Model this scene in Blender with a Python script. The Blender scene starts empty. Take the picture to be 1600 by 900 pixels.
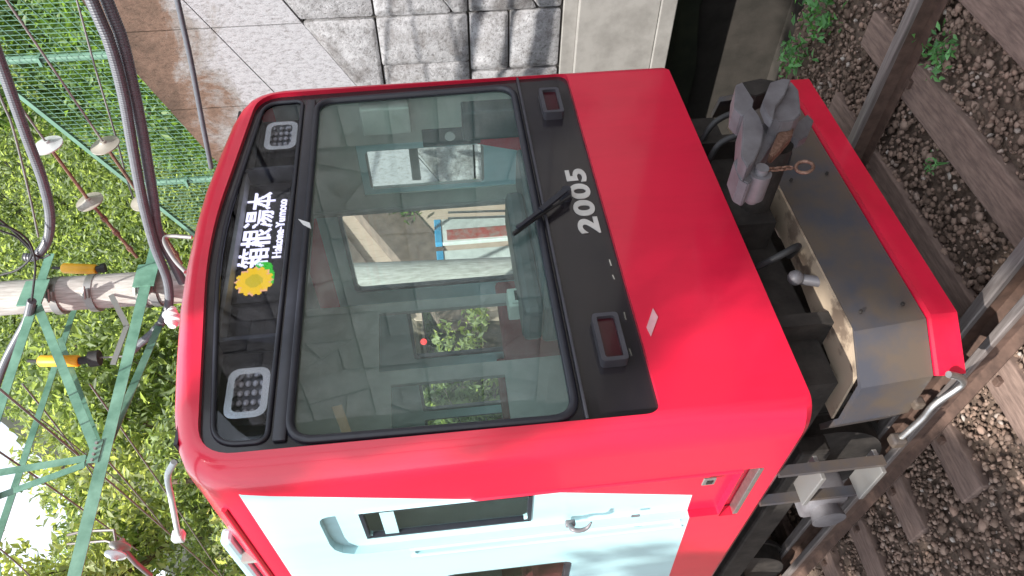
import bpy, bmesh, math, random
import numpy as np
from mathutils import Vector, Matrix
from mathutils.bvhtree import BVHTree
random.seed(7); rng = np.random.default_rng(7)
SC = bpy.context.scene; COL = SC.collection

# ------------------------------------------------------------------ camera (phone held on its side)
F = 1149.0
def nrm(v): return v/np.linalg.norm(v)
ex = nrm(np.array([590-800., 450+936., -F])); ey = np.array([786-800., 450-1404., -F])
ey = nrm(ey-ex*ey.dot(ex)); ez = np.cross(ex, ey)
RC = np.array([ex, ey, ez]); CP = np.array([-2.6568, -2.6512, 2.55])
cam = bpy.data.cameras.new('camera'); co = bpy.data.objects.new('camera', cam); COL.objects.link(co)
cam.sensor_width = 36; cam.lens = F/1600*36; cam.clip_end = 800; cam.clip_start = .05
M4 = Matrix.Identity(4)
for i in range(3):
    for j in range(3): M4[i][j] = RC[i][j]
    M4[i][3] = CP[i]
co.matrix_world = M4
SC.camera = co
def at(px, py, ax, val):
    """point of the plane ax=val seen at a photo pixel"""
    r = RC @ np.array([px-800., 450.-py, -F]); k = 'xyz'.index(ax)
    return Vector(CP + (val-CP[k])/r[k]*r)

# ------------------------------------------------------------------ sky, sun, exposure
SUN_EL, SUN_AZ = math.radians(52), math.radians(215)   # azimuth of the sun position, from +x towards +y
w = bpy.data.worlds.new('World'); SC.world = w; w.use_nodes = True
nt = w.node_tree; bg = nt.nodes['Background']
sky = nt.nodes.new('ShaderNodeTexSky'); sky.sky_type = 'NISHITA'; sky.sun_disc = False
sky.sun_elevation = SUN_EL; sky.sun_rotation = math.radians(90)-SUN_AZ
sky.air_density = 1.0; sky.dust_density = 2.0; sky.ozone_density = 1.0
tcw = nt.nodes.new('ShaderNodeTexCoord'); cn = nt.nodes.new('ShaderNodeTexNoise'); cn.inputs['Scale'].default_value = 3; cn.inputs['Detail'].default_value = 6
nt.links.new(tcw.outputs['Generated'], cn.inputs[0]); cr = nt.nodes.new('ShaderNodeValToRGB'); cr.color_ramp.elements[0].position = .35; cr.color_ramp.elements[1].position = .6
cr.color_ramp.elements[0].color = (.45, .45, .45, 1); nt.links.new(cn.outputs[0], cr.inputs[0])
cm = nt.nodes.new('ShaderNodeMix'); cm.data_type = 'RGBA'; nt.links.new(cr.outputs[0], cm.inputs[0]); nt.links.new(sky.outputs[0], cm.inputs[6]); cm.inputs[7].default_value = (6.5, 6.8, 7.2, 1)   # thin bright cloud
nt.links.new(cm.outputs[2], bg.inputs[0]); bg.inputs[1].default_value = 0.15
sl = bpy.data.lights.new('sun', 'SUN'); sl.energy = 5.0; sl.angle = math.radians(.6); sl.color = (1, .95, .87)
so = bpy.data.objects.new('sun', sl); COL.objects.link(so)
sd = Vector((math.cos(SUN_EL)*math.cos(SUN_AZ), math.cos(SUN_EL)*math.sin(SUN_AZ), math.sin(SUN_EL)))
so.rotation_euler = sd.to_track_quat('Z', 'Y').to_euler(); so.location = sd*30
vs = SC.view_settings; vs.view_transform = 'Standard'; vs.look = 'None'; vs.exposure = 1.0; vs.gamma = 1
SC.cycles.max_bounces = 8; SC.cycles.transparent_max_bounces = 24

# ------------------------------------------------------------------ materials
def newmat(name):
    m = bpy.data.materials.new(name); m.use_nodes = True
    return m, m.node_tree, m.node_tree.nodes['Principled BSDF']
def ramp(nt, fac, stops):
    r = nt.nodes.new('ShaderNodeValToRGB'); e = r.color_ramp.elements
    while len(e) < len(stops): e.new(.5)
    for i, (p, c) in enumerate(stops): e[i].position = p; e[i].color = (*c, 1)
    nt.links.new(fac, r.inputs[0]); return r.outputs[0]
def noise(nt, scale, detail=5, rough=.6, dist=0, stretch=None):
    tc = nt.nodes.new('ShaderNodeTexCoord'); n = nt.nodes.new('ShaderNodeTexNoise')
    n.inputs['Scale'].default_value = scale; n.inputs['Detail'].default_value = detail
    n.inputs['Roughness'].default_value = rough; n.inputs['Distortion'].default_value = dist
    if stretch:
        mp = nt.nodes.new('ShaderNodeMapping'); mp.inputs['Scale'].default_value = stretch
        nt.links.new(tc.outputs['Object'], mp.inputs[0]); nt.links.new(mp.outputs[0], n.inputs[0])
    else: nt.links.new(tc.outputs['Object'], n.inputs[0])
    return n.outputs[0]
def bump(nt, b, h, s, d=.01):
    u = nt.nodes.new('ShaderNodeBump'); u.inputs['Strength'].default_value = s; u.inputs['Distance'].default_value = d
    nt.links.new(h, u.inputs['Height']); nt.links.new(u.outputs[0], b.inputs['Normal'])
def mat(name, c, rough=.5, metal=0, c2=None, scale=8, bmp=0, coat=0, stretch=None, lo=.35, hi=.65, bd=.01):
    m, nt, b = newmat(name)
    b.inputs['Roughness'].default_value = rough; b.inputs['Metallic'].default_value = metal
    b.inputs['Coat Weight'].default_value = coat; b.inputs['Coat Roughness'].default_value = .06
    if c2 is None: c2 = tuple(x*.8 for x in c)
    n = noise(nt, scale, 8, .62, 0, stretch)
    nt.links.new(ramp(nt, n, [(lo, c2), (hi, c)]), b.inputs['Base Color'])
    if bmp: bump(nt, b, n, bmp, bd)
    return m
RED = (.64, .010, .046)
M = {}
M['red'] = mat('red_paint', RED, .32, 0, (.52, .009, .034), 3, .05, coat=.6, bd=.03)
M['reflection'] = mat('painted_pink_reflection', (.62, .32, .36), .6)  # pale pink of a reflection, put into the colour
def livery():
    m, nt, b = newmat('red_and_white_livery')
    b.inputs['Roughness'].default_value = .35; b.inputs['Coat Weight'].default_value = .5; b.inputs['Coat Roughness'].default_value = .08
    tc = nt.nodes.new('ShaderNodeTexCoord'); sp = nt.nodes.new('ShaderNodeSeparateXYZ'); nt.links.new(tc.outputs['Object'], sp.inputs[0])
    def mth(op, a, b_):
        n = nt.nodes.new('ShaderNodeMath'); n.operation = op
        for i, v in enumerate((a, b_)):
            if isinstance(v, (int, float)): n.inputs[i].default_value = v
            else: nt.links.new(v, n.inputs[i])
        return n.outputs[0]
    X, Y, Z = sp.outputs
    # white field: behind the slanting line, above the lower band, below the cant rail, on the side only
    f1 = mth('GREATER_THAN', mth('ADD', Y, mth('MULTIPLY', Z, .291)), .18+3.46*.291)
    f2 = mth('GREATER_THAN', mth('ADD', Z, mth('MULTIPLY', Y, .06)), 1.51)
    f3 = mth('LESS_THAN', Z, 3.475)
    f4 = mth('GREATER_THAN', mth('ABSOLUTE', X, 0), 1.16)
    f = mth('MULTIPLY', mth('MULTIPLY', f1, f2), mth('MULTIPLY', f3, f4))
    mx = nt.nodes.new('ShaderNodeMix'); mx.data_type = 'RGBA'
    nt.links.new(f, mx.inputs[0]); mx.inputs[6].default_value = (*RED, 1); mx.inputs[7].default_value = (.42, .67, .73, 1)
    # road film: slightly duller, browner speckle low down and faint run-off streaks
    n1 = noise(nt, 3, 8, .7, 0, (1, 1, .25)); n2 = noise(nt, 1.6, 3, .5)
    d = ramp(nt, n1, [(.3, (.80, .78, .76)), (.55, (1, 1, 1))])
    m2 = nt.nodes.new('ShaderNodeMix'); m2.data_type = 'RGBA'; m2.blend_type = 'MULTIPLY'; m2.inputs[0].default_value = .6
    nt.links.new(mx.outputs[2], m2.inputs[6]); nt.links.new(d, m2.inputs[7]); nt.links.new(m2.outputs[2], b.inputs['Base Color'])
    bump(nt, b, n2, .12, .03)
    return m
M['livery'] = livery()
M['white'] = mat('white_enamel', (.42, .67, .73), .35, coat=.3, scale=2)
M['black'] = mat('black_mask_panel', (.012, .011, .016), .22, 0, (.02, .017, .02), 4, coat=.4)
M['rubber'] = mat('black_rubber', (.022, .024, .035), .35, scale=20)
M['dark'] = mat('underframe_grime', (.035, .03, .027), .75, .2, (.012, .010, .009), 9, .4)
M['plow'] = mat('dark_grey_plow_paint', (.05, .052, .066), .45, .1, (.085, .066, .052), 3.5, .05, lo=.40, hi=.62)
M['plowtop'] = mat('dusty_steel', (.34, .27, .20), .75, .1, (.13, .095, .07), 5, .1, lo=.40, hi=.5)
M['steel'] = mat('worn_coupler_steel', (.185, .18, .195), .5, .2, (.11, .10, .11), 7, .05, lo=.3, hi=.65)
M['rustchain'] = mat('rusty_chain_iron', (.28, .17, .13), .6, .5, (.12, .06, .04), 60, .3)
M['chrome'] = mat('chrome', (.85, .86, .86), .14, 1, scale=5)
M['led_off'] = mat('lamp_lens', (.38, .36, .38), .2, .3, scale=120, coat=1)
M['taillens'] = mat('dark_red_lens', (.045, .004, .009), .2, 0, coat=.4)
M['bezel'] = mat('grey_bezel', (.10, .10, .12), .35, .5)
M['numeral'] = mat('silver_white_numeral', (.58, .57, .55), .4, .1)
M['cream'] = mat('pale_mint_cab_lining', (.42, .50, .46), .6, scale=3)
M['cabgrey'] = mat('grey_cab_lining', (.34, .37, .36), .6, scale=5)
M['desk'] = mat('teal_black_desk', (.025, .05, .058), .45, scale=6)
M['ceil'] = mat('grey_ceiling', (.36, .38, .37), .6)
M['seat'] = mat('dull_red_moquette', (.20, .035, .04), .9, scale=60)
M['wood'] = mat('tan_wood', (.35, .22, .12), .6, stretch=(2, 2, 20))
M['alu'] = mat('brushed_aluminium', (.5, .5, .5), .35, .9, scale=30)
M['rail'] = mat('rail_rust', (.15, .095, .075), .6, .4, (.085, .055, .045), 15, .1)
M['railhead'] = mat('worn_rail_head', (.24, .215, .21), .4, .35, (.13, .11, .105), 6, stretch=(8, .6, 8))
M['sleeper'] = mat('weathered_sleeper', (.21, .145, .12), .85, 0, (.11, .074, .062), 6, .5, stretch=(1.5, 9, 3))
M['void_dark'] = mat('shade_dark_concrete', (.035, .03, .026), .85, 0, (.018, .016, .013), 4, .3)  # near-black colour carries the shade of the void below the wall foot
M['concrete'] = mat('pale_concrete', (.24, .232, .222), .9, 0, (.155, .148, .14), 4, .3, lo=.25, hi=.6)
def leafmat(name, c, c2, tr=.45):
    m, nt, b = newmat(name)
    oi = nt.nodes.new('ShaderNodeNewGeometry')
    col = ramp(nt, oi.outputs['Random Per Island'], [(0, c2), (.55, c), (1, tuple(min(1, x*1.5) for x in c))])
    nt.links.new(col, b.inputs['Base Color']); b.inputs['Roughness'].default_value = .5
    t = nt.nodes.new('ShaderNodeBsdfTranslucent'); mx = nt.nodes.new('ShaderNodeMixShader'); mx.inputs[0].default_value = tr
    g = nt.nodes.new('ShaderNodeMix'); g.data_type = 'RGBA'; g.blend_type = 'MULTIPLY'; g.inputs[0].default_value = 1
    nt.links.new(col, g.inputs[6]); g.inputs[7].default_value = (2.2, 2.1, .9, 1)
    nt.links.new(g.outputs[2], t.inputs[0])
    nt.links.new(b.outputs[0], mx.inputs[1]); nt.links.new(t.outputs[0], mx.inputs[2])
    nt.links.new(mx.outputs[0], nt.nodes['Material Output'].inputs[0]); return m
M['leaf'] = leafmat('broad_leaf', (.105, .18, .05), (.045, .095, .03))
M['leaf2'] = leafmat('fine_leaf', (.18, .235, .12), (.07, .11, .05), .55)  # leaf colour lightened to carry the pale haze over the background
M['leaf3'] = leafmat('yellow_green_leaf', (.25, .29, .15), (.12, .16, .08), .55)  # paled further, washed-out haze put into the leaf colour
M['weed'] = leafmat('weed_leaf', (.09, .24, .08), (.05, .15, .05), .3)
M['bark'] = mat('bark', (.16, .12, .09), .9, 0, (.07, .05, .04), 12, .5, stretch=(4, 4, 1))
M['hill'] = mat('leafy_soil', (.025, .03, .015), 1, 0, (.012, .015, .008), 3)  # soil colour darkened to read as shade in the leaf gaps
M['green'] = mat('green_steel', (.17, .34, .26), .4, .1, (.08, .19, .14), 5)
M['palegreen'] = mat('pale_green_paint', (.15, .29, .22), .45, 0, (.11, .22, .165), 6)
M['wire'] = mat('grey_wire', (.24, .23, .23), .5, .5)
M['conduit'] = mat('grey_conduit', (.10, .11, .13), .42, scale=20)
M['polew'] = mat('weathered_pole', (.45, .435, .42), .85, 0, (.27, .255, .24), 9, .25, stretch=(6, 6, .7))
M['galv'] = mat('galvanised_band', (.30, .30, .30), .5, .7, (.3, .29, .28), 12)
M['porcelain'] = mat('grey_white_porcelain', (.56, .60, .62), .25, coat=.5)
M['porcelain2'] = mat('brown_grey_porcelain', (.33, .31, .27), .3, coat=.5)
M['yellow'] = mat('yellow_guard', (.80, .42, .02), .5, scale=9)
M['blackcap'] = mat('black_cap', (.02, .02, .022), .6)
M['pinkboard'] = mat('pink_beige_boards', (.62, .47, .40), .7, 0, (.54, .40, .34), 3)
M['tile'] = mat('brown_roof_tile', (.20, .14, .12), .7, 0, (.11, .075, .065), 5, .3)
M['whiteboard'] = mat('white_sign_paint', (.75, .77, .78), .5)
M['bluepaint'] = mat('blue_paint', (.05, .35, .65), .4)
M['poster'] = mat('red_mottled_poster', (.40, .07, .06), .6, 0, (.30, .28, .26), 7, lo=.3, hi=.6)
def emit(name, c, s):
    m, nt, b = newmat(name); b.inputs['Base Color'].default_value = (0, 0, 0, 1)
    b.inputs['Emission Color'].default_value = (*c, 1); b.inputs['Emission Strength'].default_value = s; return m
M['ledwhite'] = emit('white_led', (.80, .76, 1), 1.0); M['ledyellow'] = emit('yellow_led', (1, .62, .02), .62)
M['ledpink'] = emit('pink_led', (1, .50, .30), .62)
M['ledcore'] = emit('olive_led', (.55, .42, .02), .75); M['ledgreen'] = emit('green_led', (.03, .62, .03), .55)
M['ledred'] = emit('red_signal', (1, .06, .06), 1.2)
def glass(name, tint, f0=.05, rough=0.01, film=0):
    m, nt, b = newmat(name); nt.nodes.remove(b)
    t = nt.nodes.new('ShaderNodeBsdfTransparent'); t.inputs[0].default_value = (*tint, 1)
    g = nt.nodes.new('ShaderNodeBsdfGlossy'); g.inputs['Roughness'].default_value = rough; g.inputs[0].default_value = (1, 1, 1, 1)
    lw = nt.nodes.new('ShaderNodeLayerWeight'); lw.inputs[0].default_value = .5
    p = nt.nodes.new('ShaderNodeMath'); p.operation = 'POWER'; nt.links.new(lw.outputs['Facing'], p.inputs[0]); p.inputs[1].default_value = 5
    q = nt.nodes.new('ShaderNodeMath'); q.operation = 'MULTIPLY_ADD'; nt.links.new(p.outputs[0], q.inputs[0]); q.inputs[1].default_value = 1-f0; q.inputs[2].default_value = f0
    mx = nt.nodes.new('ShaderNodeMixShader'); nt.links.new(q.outputs[0], mx.inputs[0])
    nt.links.new(t.outputs[0], mx.inputs[1]); nt.links.new(g.outputs[0], mx.inputs[2])
    if film:   # thin uneven pale film, painting reflected haze onto the pane
        d = nt.nodes.new('ShaderNodeBsdfDiffuse'); d.inputs[0].default_value = (.48, .60, .58, 1)
        n = noise(nt, 2.2, 5, .6, .6); mr = nt.nodes.new('ShaderNodeMapRange'); nt.links.new(n, mr.inputs[0])
        mr.inputs[1].default_value = .3; mr.inputs[2].default_value = .7; mr.inputs[3].default_value = film*.5; mr.inputs[4].default_value = film*1.4
        m3 = nt.nodes.new('ShaderNodeMixShader'); nt.links.new(mr.outputs[0], m3.inputs[0]); nt.links.new(mx.outputs[0], m3.inputs[1]); nt.links.new(d.outputs[0], m3.inputs[2]); mx = m3
    nt.links.new(mx.outputs[0], nt.nodes['Material Output'].inputs[0]); return m
M['screen'] = glass('hazed_windscreen_glass', (.93, .99, .97), .036, film=.05)
M['glass'] = glass('teal_tinted_glass', (.93, .975, .97), .026)
M['glassdark'] = glass('smoked_glass', (.84, .86, .89), .025)
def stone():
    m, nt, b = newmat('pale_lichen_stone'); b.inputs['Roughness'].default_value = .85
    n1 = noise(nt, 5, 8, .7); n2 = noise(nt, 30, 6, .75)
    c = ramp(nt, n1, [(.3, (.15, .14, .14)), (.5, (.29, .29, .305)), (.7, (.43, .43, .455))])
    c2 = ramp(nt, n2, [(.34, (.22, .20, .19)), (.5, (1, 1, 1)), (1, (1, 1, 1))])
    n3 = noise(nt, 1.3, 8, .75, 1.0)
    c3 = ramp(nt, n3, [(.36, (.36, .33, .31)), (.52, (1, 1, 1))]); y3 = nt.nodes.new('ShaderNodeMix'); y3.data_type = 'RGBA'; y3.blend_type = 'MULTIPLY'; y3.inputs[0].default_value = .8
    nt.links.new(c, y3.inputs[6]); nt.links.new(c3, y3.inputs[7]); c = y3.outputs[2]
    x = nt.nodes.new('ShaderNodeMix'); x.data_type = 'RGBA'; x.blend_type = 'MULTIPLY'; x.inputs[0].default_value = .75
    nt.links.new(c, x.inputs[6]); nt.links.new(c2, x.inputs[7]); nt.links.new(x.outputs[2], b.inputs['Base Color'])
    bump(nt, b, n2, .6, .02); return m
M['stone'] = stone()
M['joint'] = mat('dark_joint_mortar', (.07, .065, .06), .95, scale=20)
def stained():
    m, nt, b = newmat('stained_concrete'); b.inputs['Roughness'].default_value = .9
    n1 = noise(nt, 2.0, 9, .7, .5, (1, .8, 1.2)); n2 = noise(nt, 28, 6, .8, 0, (1, 1, .45))
    tc = nt.nodes.new('ShaderNodeTexCoord'); sp = nt.nodes.new('ShaderNodeSeparateXYZ'); nt.links.new(tc.outputs['Object'], sp.inputs[0])
    # iron-brown weathering runs along the wall head: depth below the coping (z + .2y)
    a = nt.nodes.new('ShaderNodeMath'); a.operation = 'MULTIPLY_ADD'; nt.links.new(sp.outputs[1], a.inputs[0]); a.inputs[1].default_value = .22; nt.links.new(sp.outputs[2], a.inputs[2])
    mr = nt.nodes.new('ShaderNodeMapRange'); mr.inputs[1].default_value = 4.7; mr.inputs[2].default_value = 6.0; mr.inputs[3].default_value = -.22; mr.inputs[4].default_value = .30
    nt.links.new(a.outputs[0], mr.inputs[0])
    s = nt.nodes.new('ShaderNodeMath'); s.operation = 'ADD'; nt.links.new(n1, s.inputs[0]); nt.links.new(mr.outputs[0], s.inputs[1])
    c = ramp(nt, s.outputs[0], [(.40, (.33, .33, .355)), (.52, (.22, .205, .20)), (.62, (.15, .095, .07)), (.8, (.075, .048, .034))])
    c2 = ramp(nt, n2, [(.33, (.35, .32, .30)), (.52, (1, 1, 1)), (.7, (1.0, 1.0, 1.0))])
    x = nt.nodes.new('ShaderNodeMix'); x.data_type = 'RGBA'; x.blend_type = 'MULTIPLY'; x.inputs[0].default_value = .8
    nt.links.new(c, x.inputs[6]); nt.links.new(c2, x.inputs[7]); nt.links.new(x.outputs[2], b.inputs['Base Color'])
    bump(nt, b, n2, .5, .02); return m
M['stained'] = stained()
def ballast(name, per):
    m, nt, b = newmat(name); b.inputs['Roughness'].default_value = .9
    if per:
        g = nt.nodes.new('ShaderNodeNewGeometry'); fac = g.outputs['Random Per Island']
        c = ramp(nt, fac, [(0, (.085, .055, .041)), (.4, (.16, .108, .082)), (.8, (.24, .17, .135)), (.93, (.26, .17, .13)), (1, (.34, .30, .27))])
    else: c = ramp(nt, noise(nt, 30, 8, .7), [(.3, (.05, .034, .027)), (.7, (.15, .105, .078))])
    nt.links.new(c, b.inputs['Base Color']); bump(nt, b, noise(nt, 60, 5, .7), .5, .01); return m
M['ballast'] = ballast('ballast_soil', False); M['stones'] = ballast('ballast_stones', True)

# ------------------------------------------------------------------ mesh helpers
def link(name, bm, m, parent=None, smooth=None):
    me = bpy.data.meshes.new(name); bm.normal_update(); bm.to_mesh(me); bm.free()
    if isinstance(m, (list, tuple)):
        for k in m: me.materials.append(M[k])
    else: me.materials.append(M[m])
    if smooth:
        for p in me.polygons: p.use_smooth = True
        me.set_sharp_from_angle(angle=math.radians(smooth))
    o = bpy.data.objects.new(name, me); COL.objects.link(o)
    if parent: o.parent = parent
    return o
def linkp(name, bm, m, parent=None, smooth=None, wrap=None):
    """one object per separate piece"""
    bm.faces.ensure_lookup_table(); seen = set(); out = []
    for f0 in bm.faces:
        if f0 in seen: continue
        st_ = [f0]; seen.add(f0); isl = []
        while st_:
            f = st_.pop(); isl.append(f)
            for e in f.edges:
                for g in e.link_faces:
                    if g not in seen: seen.add(g); st_.append(g)
        nb = bmesh.new(); mp_ = {}
        for f in isl:
            for v in f.verts:
                if v not in mp_: mp_[v] = nb.verts.new(v.co)
        for f in isl: nb.faces.new([mp_[v] for v in f.verts])
        o = link(name, nb, m, parent, smooth); out.append(wrap(o) if wrap else o)
    bm.free(); return out
def tag(o, label=None, cat=None, group=None, kind=None):
    if label: o['label'] = label
    if cat: o['category'] = cat
    if group: o['group'] = group
    if kind: o['kind'] = kind
    return o
def empty(name, label, cat, group=None, loc=(0, 0, 0)):
    o = bpy.data.objects.new(name, None); COL.objects.link(o); o.location = loc; o.empty_display_size = .1
    return tag(o, label, cat, group)
def box(bm, c, s, rot=None, bev=0):
    r = bmesh.ops.create_cube(bm, size=1); v = r['verts']
    bmesh.ops.scale(bm, vec=s, verts=v)
    if bev:
        e = list({e for x in v for e in x.link_edges})
        v = list({x for f in bmesh.ops.bevel(bm, geom=e, offset=bev, segments=2, affect='EDGES', profile=.5)['faces'] for x in f.verts} | {x for x in v if x.is_valid})
    if rot is not None: bmesh.ops.rotate(bm, cent=(0, 0, 0), matrix=rot, verts=v)
    bmesh.ops.translate(bm, vec=c, verts=v); return v
def bb(bm, a, b, bev=0): return box(bm, [(a[i]+b[i])/2 for i in range(3)], [abs(a[i]-b[i]) for i in range(3)], None, bev)
def frame_of(d, up=None):
    d = Vector(d).normalized(); up = Vector(up) if up else Vector((0, 0, 1))
    if abs(d.dot(up)) > .98: up = Vector((1, 0, 0))
    u = d.cross(up).normalized(); v = u.cross(d).normalized(); return u, v
def tube(bm, pts, r, n=10, caps=True, closed=False):
    pts = [Vector(p) for p in pts]; rings = []; L = len(pts); u0 = None
    for i, p in enumerate(pts):
        if closed: d = pts[(i+1) % L]-pts[i-1]
        else: d = (pts[min(i+1, L-1)]-pts[max(i-1, 0)])
        d.normalize()
        if u0 is None: u, v = frame_of(d)
        else:
            u = (u0-d*u0.dot(d)).normalized(); v = u.cross(d).normalized(); v = d.cross(u)
        u0 = u
        if True: v = d.cross(u)
        rr = r[i] if isinstance(r, (list, tuple)) else r
        rings.append([bm.verts.new(p+(u*math.cos(a)+v*math.sin(a))*rr) for a in (2*math.pi*k/n for k in range(n))])
    R_ = range(L if closed else L-1)
    for i in R_:
        a, b = rings[i], rings[(i+1) % L]
        for k in range(n): bm.faces.new((a[k], a[(k+1) % n], b[(k+1) % n], b[k]))
    if caps and not closed: bm.faces.new(rings[0][::-1]); bm.faces.new(rings[-1])
def bar(bm, a, b, w_, h_, up=None):
    a, b = Vector(a), Vector(b); u, v = frame_of(b-a, up)
    q = [bm.verts.new(p+u*su*w_/2+v*sv*h_/2) for p in (a, b) for su, sv in ((-1, -1), (1, -1), (1, 1), (-1, 1))]
    for f in ((3, 2, 1, 0), (4, 5, 6, 7), (0, 1, 5, 4), (1, 2, 6, 5), (2, 3, 7, 6), (3, 0, 4, 7)): bm.faces.new([q[i] for i in f])
def angle_bar(bm, a, b, w_, t=.008, up=None, flip=1):
    """L-section"""
    a, b = Vector(a), Vector(b); u, v = frame_of(b-a, up); v = v*flip
    pr = [(0, 0), (w_, 0), (w_, t), (t, t), (t, w_), (0, w_)]
    A = [bm.verts.new(a+u*x+v*y) for x, y in pr]; B = [bm.verts.new(b+u*x+v*y) for x, y in pr]
    for i in range(6): bm.faces.new((A[i], A[(i+1) % 6], B[(i+1) % 6], B[i]))
    bm.faces.new(A[::-1]); bm.faces.new(B)
def prism(bm, pts, dirv, both=0):
    """extrude the closed polygon pts (3D) by dirv"""
    d = Vector(dirv); A = [bm.verts.new(Vector(p)) for p in pts]; B = [bm.verts.new(Vector(p)+d) for p in pts]; n = len(pts)
    bm.faces.new(A[::-1]); bm.faces.new(B)
    for i in range(n): bm.faces.new((A[i], A[(i+1) % n], B[(i+1) % n], B[i]))
def fix(bm): bmesh.ops.recalc_face_normals(bm, faces=bm.faces); return bm
def rounded(poly, r, seg=5):
    out = []; n = len(poly)
    for i in range(n):
        p0, p1, p2 = (Vector(poly[i-1]), Vector(poly[i]), Vector(poly[(i+1) % n]))
        rr = r[i] if isinstance(r, (list, tuple)) else r
        a = (p0-p1); b = (p2-p1); la, lb = a.length, b.length; a.normalize(); b.normalize()
        ang = a.angle(b); d = min(rr/math.tan(ang/2), la*.48, lb*.48)
        s, e = p1+a*d, p1+b*d
        for k in range(seg+1):
            t = k/seg; out.append((1-t)**2*s+2*t*(1-t)*p1+t*t*e)
    return out
def catmull(P, n=8):
    P = [Vector(p) for p in P]; Q = [P[0]*2-P[1]]+P+[P[-1]*2-P[-2]]; out = []
    for i in range(1, len(Q)-2):
        a, b, c, d = Q[i-1:i+3]
        for k in range(n):
            t = k/n; out.append(.5*((2*b)+(c-a)*t+(2*a-5*b+4*c-d)*t*t+(3*b-a-3*c+d)*t**3))
    out.append(P[-1]); return out
def xz(poly, y): return [Vector((p[0], y, p[1])) for p in poly]
def ring_prism(bm, outer, inner, y0, y1):
    """plate with a hole, outlines with equal vertex counts in xz"""
    n = len(outer)
    V = [[bm.verts.new((p[0], y, p[1])) for p in L] for L in (outer, inner) for y in (y0, y1)]
    o0, o1, i0, i1 = V
    for k in range(n):
        j = (k+1) % n
        for q in ((o0[k], o0[j], i0[j], i0[k]), (o1[k], i1[k], i1[j], o1[j]), (o0[k], o1[k], o1[j], o0[j]), (i0[k], i0[j], i1[j], i1[k])): bm.faces.new(q)
def boolean(o, cutters):
    for c in cutters:
        md = o.modifiers.new('b', 'BOOLEAN'); md.operation = 'DIFFERENCE'; md.solver = 'EXACT'; md.object = c
    bpy.context.view_layer.update()
    dg = bpy.context.evaluated_depsgraph_get(); me = bpy.data.meshes.new_from_object(o.evaluated_get(dg))
    o.modifiers.clear(); o.data = me
    for c in cutters: bpy.data.objects.remove(c)
    for p in me.polygons: p.use_smooth = True
    me.set_sharp_from_angle(angle=math.radians(22))

# ------------------------------------------------------------------ SETTING: ground, hillside
bm = bmesh.new()
xs = [-90, -40, -20, -12, -8]+list(np.arange(-6, 2.20, .12))+[4.6]+list(np.arange(5, 8.01, .5))+[10, 14, 20, 40, 90]
ys = [-90, -40, -20, -10]+list(np.arange(-6, 8.01, .12))+[10, 14, 20, 30, 60, 90]
V = [[bm.verts.new((x, y, -.215+random.uniform(-.012, .012)-(.03 if x < -1.6 else 0))) for x in xs] for y in ys]
for j in range(len(ys)-1):
    for i in range(len(xs)-1):
        if xs[i+1] == 4.6 and ys[j+1] < 5.2: continue
        bm.faces.new((V[j][i], V[j][i+1], V[j+1][i+1], V[j+1][i]))
tag(link('ballast_bed', bm, 'ballast'), kind='structure')

bm = bmesh.new(); xe = max(x for x in xs if x < 4); YC = max(y for y in ys if y < 5.2)
bb(bm, (xe-.2, -60, -1.75), (4.8, YC+.3, -1.55)); bb(bm, (xe-.2, -60, -1.549), (xe+.0, YC+.12, -.245)); bb(bm, (xe+.001, YC+.0, -1.549), (4.8, YC+.2, -.245)); bb(bm, (4.75, -60, -1.549), (4.95, YC+.2, -.05))
tag(link('drainage_channel', bm, 'void_dark'), kind='structure')
def hillz(x, y):
    # embankment behind the retaining wall, then the steep wooded slope that closes the valley
    h1 = max(0, (x-4.75))*.95+4.6 if x > 4.62 else -.4
    k = min(1, max(0, (y-3.5)/.8))
    back = max((x-11.5-.35*(y-5))*2.2 if x > 9 else -.4, min((y-13.5)*2.0, 3+max(0, x-6.5)*1.7) if x > 2.2 else (y-19)*1.5)
    return min(30, max(h1*(1-k)+k*-.4, back if k > .5 or x > 12 else -.4, -.4))
bm = bmesh.new(); xs = np.arange(-30, 50, .8); ys = np.arange(-20, 60, .8)
xs = np.sort(np.append(xs, [4.6, 4.64])); V = []
for y in ys: V.append([bm.verts.new((x, y, hillz(x, y)+random.uniform(-.12, .12)-.1)) for x in xs])
for j in range(len(ys)-1):
    for i in range(len(xs)-1):
        q = (V[j][i], V[j][i+1], V[j+1][i+1], V[j+1][i])
        if max(v.co.z for v in q) > -.3: bm.faces.new(q)
bmesh.ops.delete(bm, geom=[v for v in bm.verts if not v.link_faces], context='VERTS')
tag(link('hillside', bm, 'hill'), kind='structure')

# ballast stones
ico = bmesh.new(); bmesh.ops.create_icosphere(ico, subdivisions=1, radius=1)
iv = np.array([v.co[:] for v in ico.verts]); ifc = np.array([[v.index for v in f.verts] for f in ico.faces]); ico.free()
def meshnp(name, verts, faces, m, parent=None):
    me = bpy.data.meshes.new(name); k = faces.shape[1]
    me.vertices.add(len(verts)); me.vertices.foreach_set('co', verts.astype(np.float32).ravel())
    me.loops.add(faces.size); me.loops.foreach_set('vertex_index', faces.astype(np.int32).ravel())
    me.polygons.add(len(faces)); me.polygons.foreach_set('loop_start', np.arange(0, faces.size, k, dtype=np.int32))
    me.update(calc_edges=True); me.materials.append(M[m])
    o = bpy.data.objects.new(name, me); COL.objects.link(o)
    if parent: o.parent = parent
    return o
N = 26000
px = rng.uniform(-2.6, 4.3, N); py = rng.uniform(-1.6, 5, N); px = np.where(px > 2.12, rng.uniform(-2.4, 2.1, N), px)
near = rng.random(N) < .55; px[near] = rng.uniform(-2.0, 1.8, near.sum()); py[near] = rng.uniform(-1.4, 2.8, near.sum())
s = rng.uniform(.007, .021, N)*(1+.5*(rng.random(N) < .1))
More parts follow.
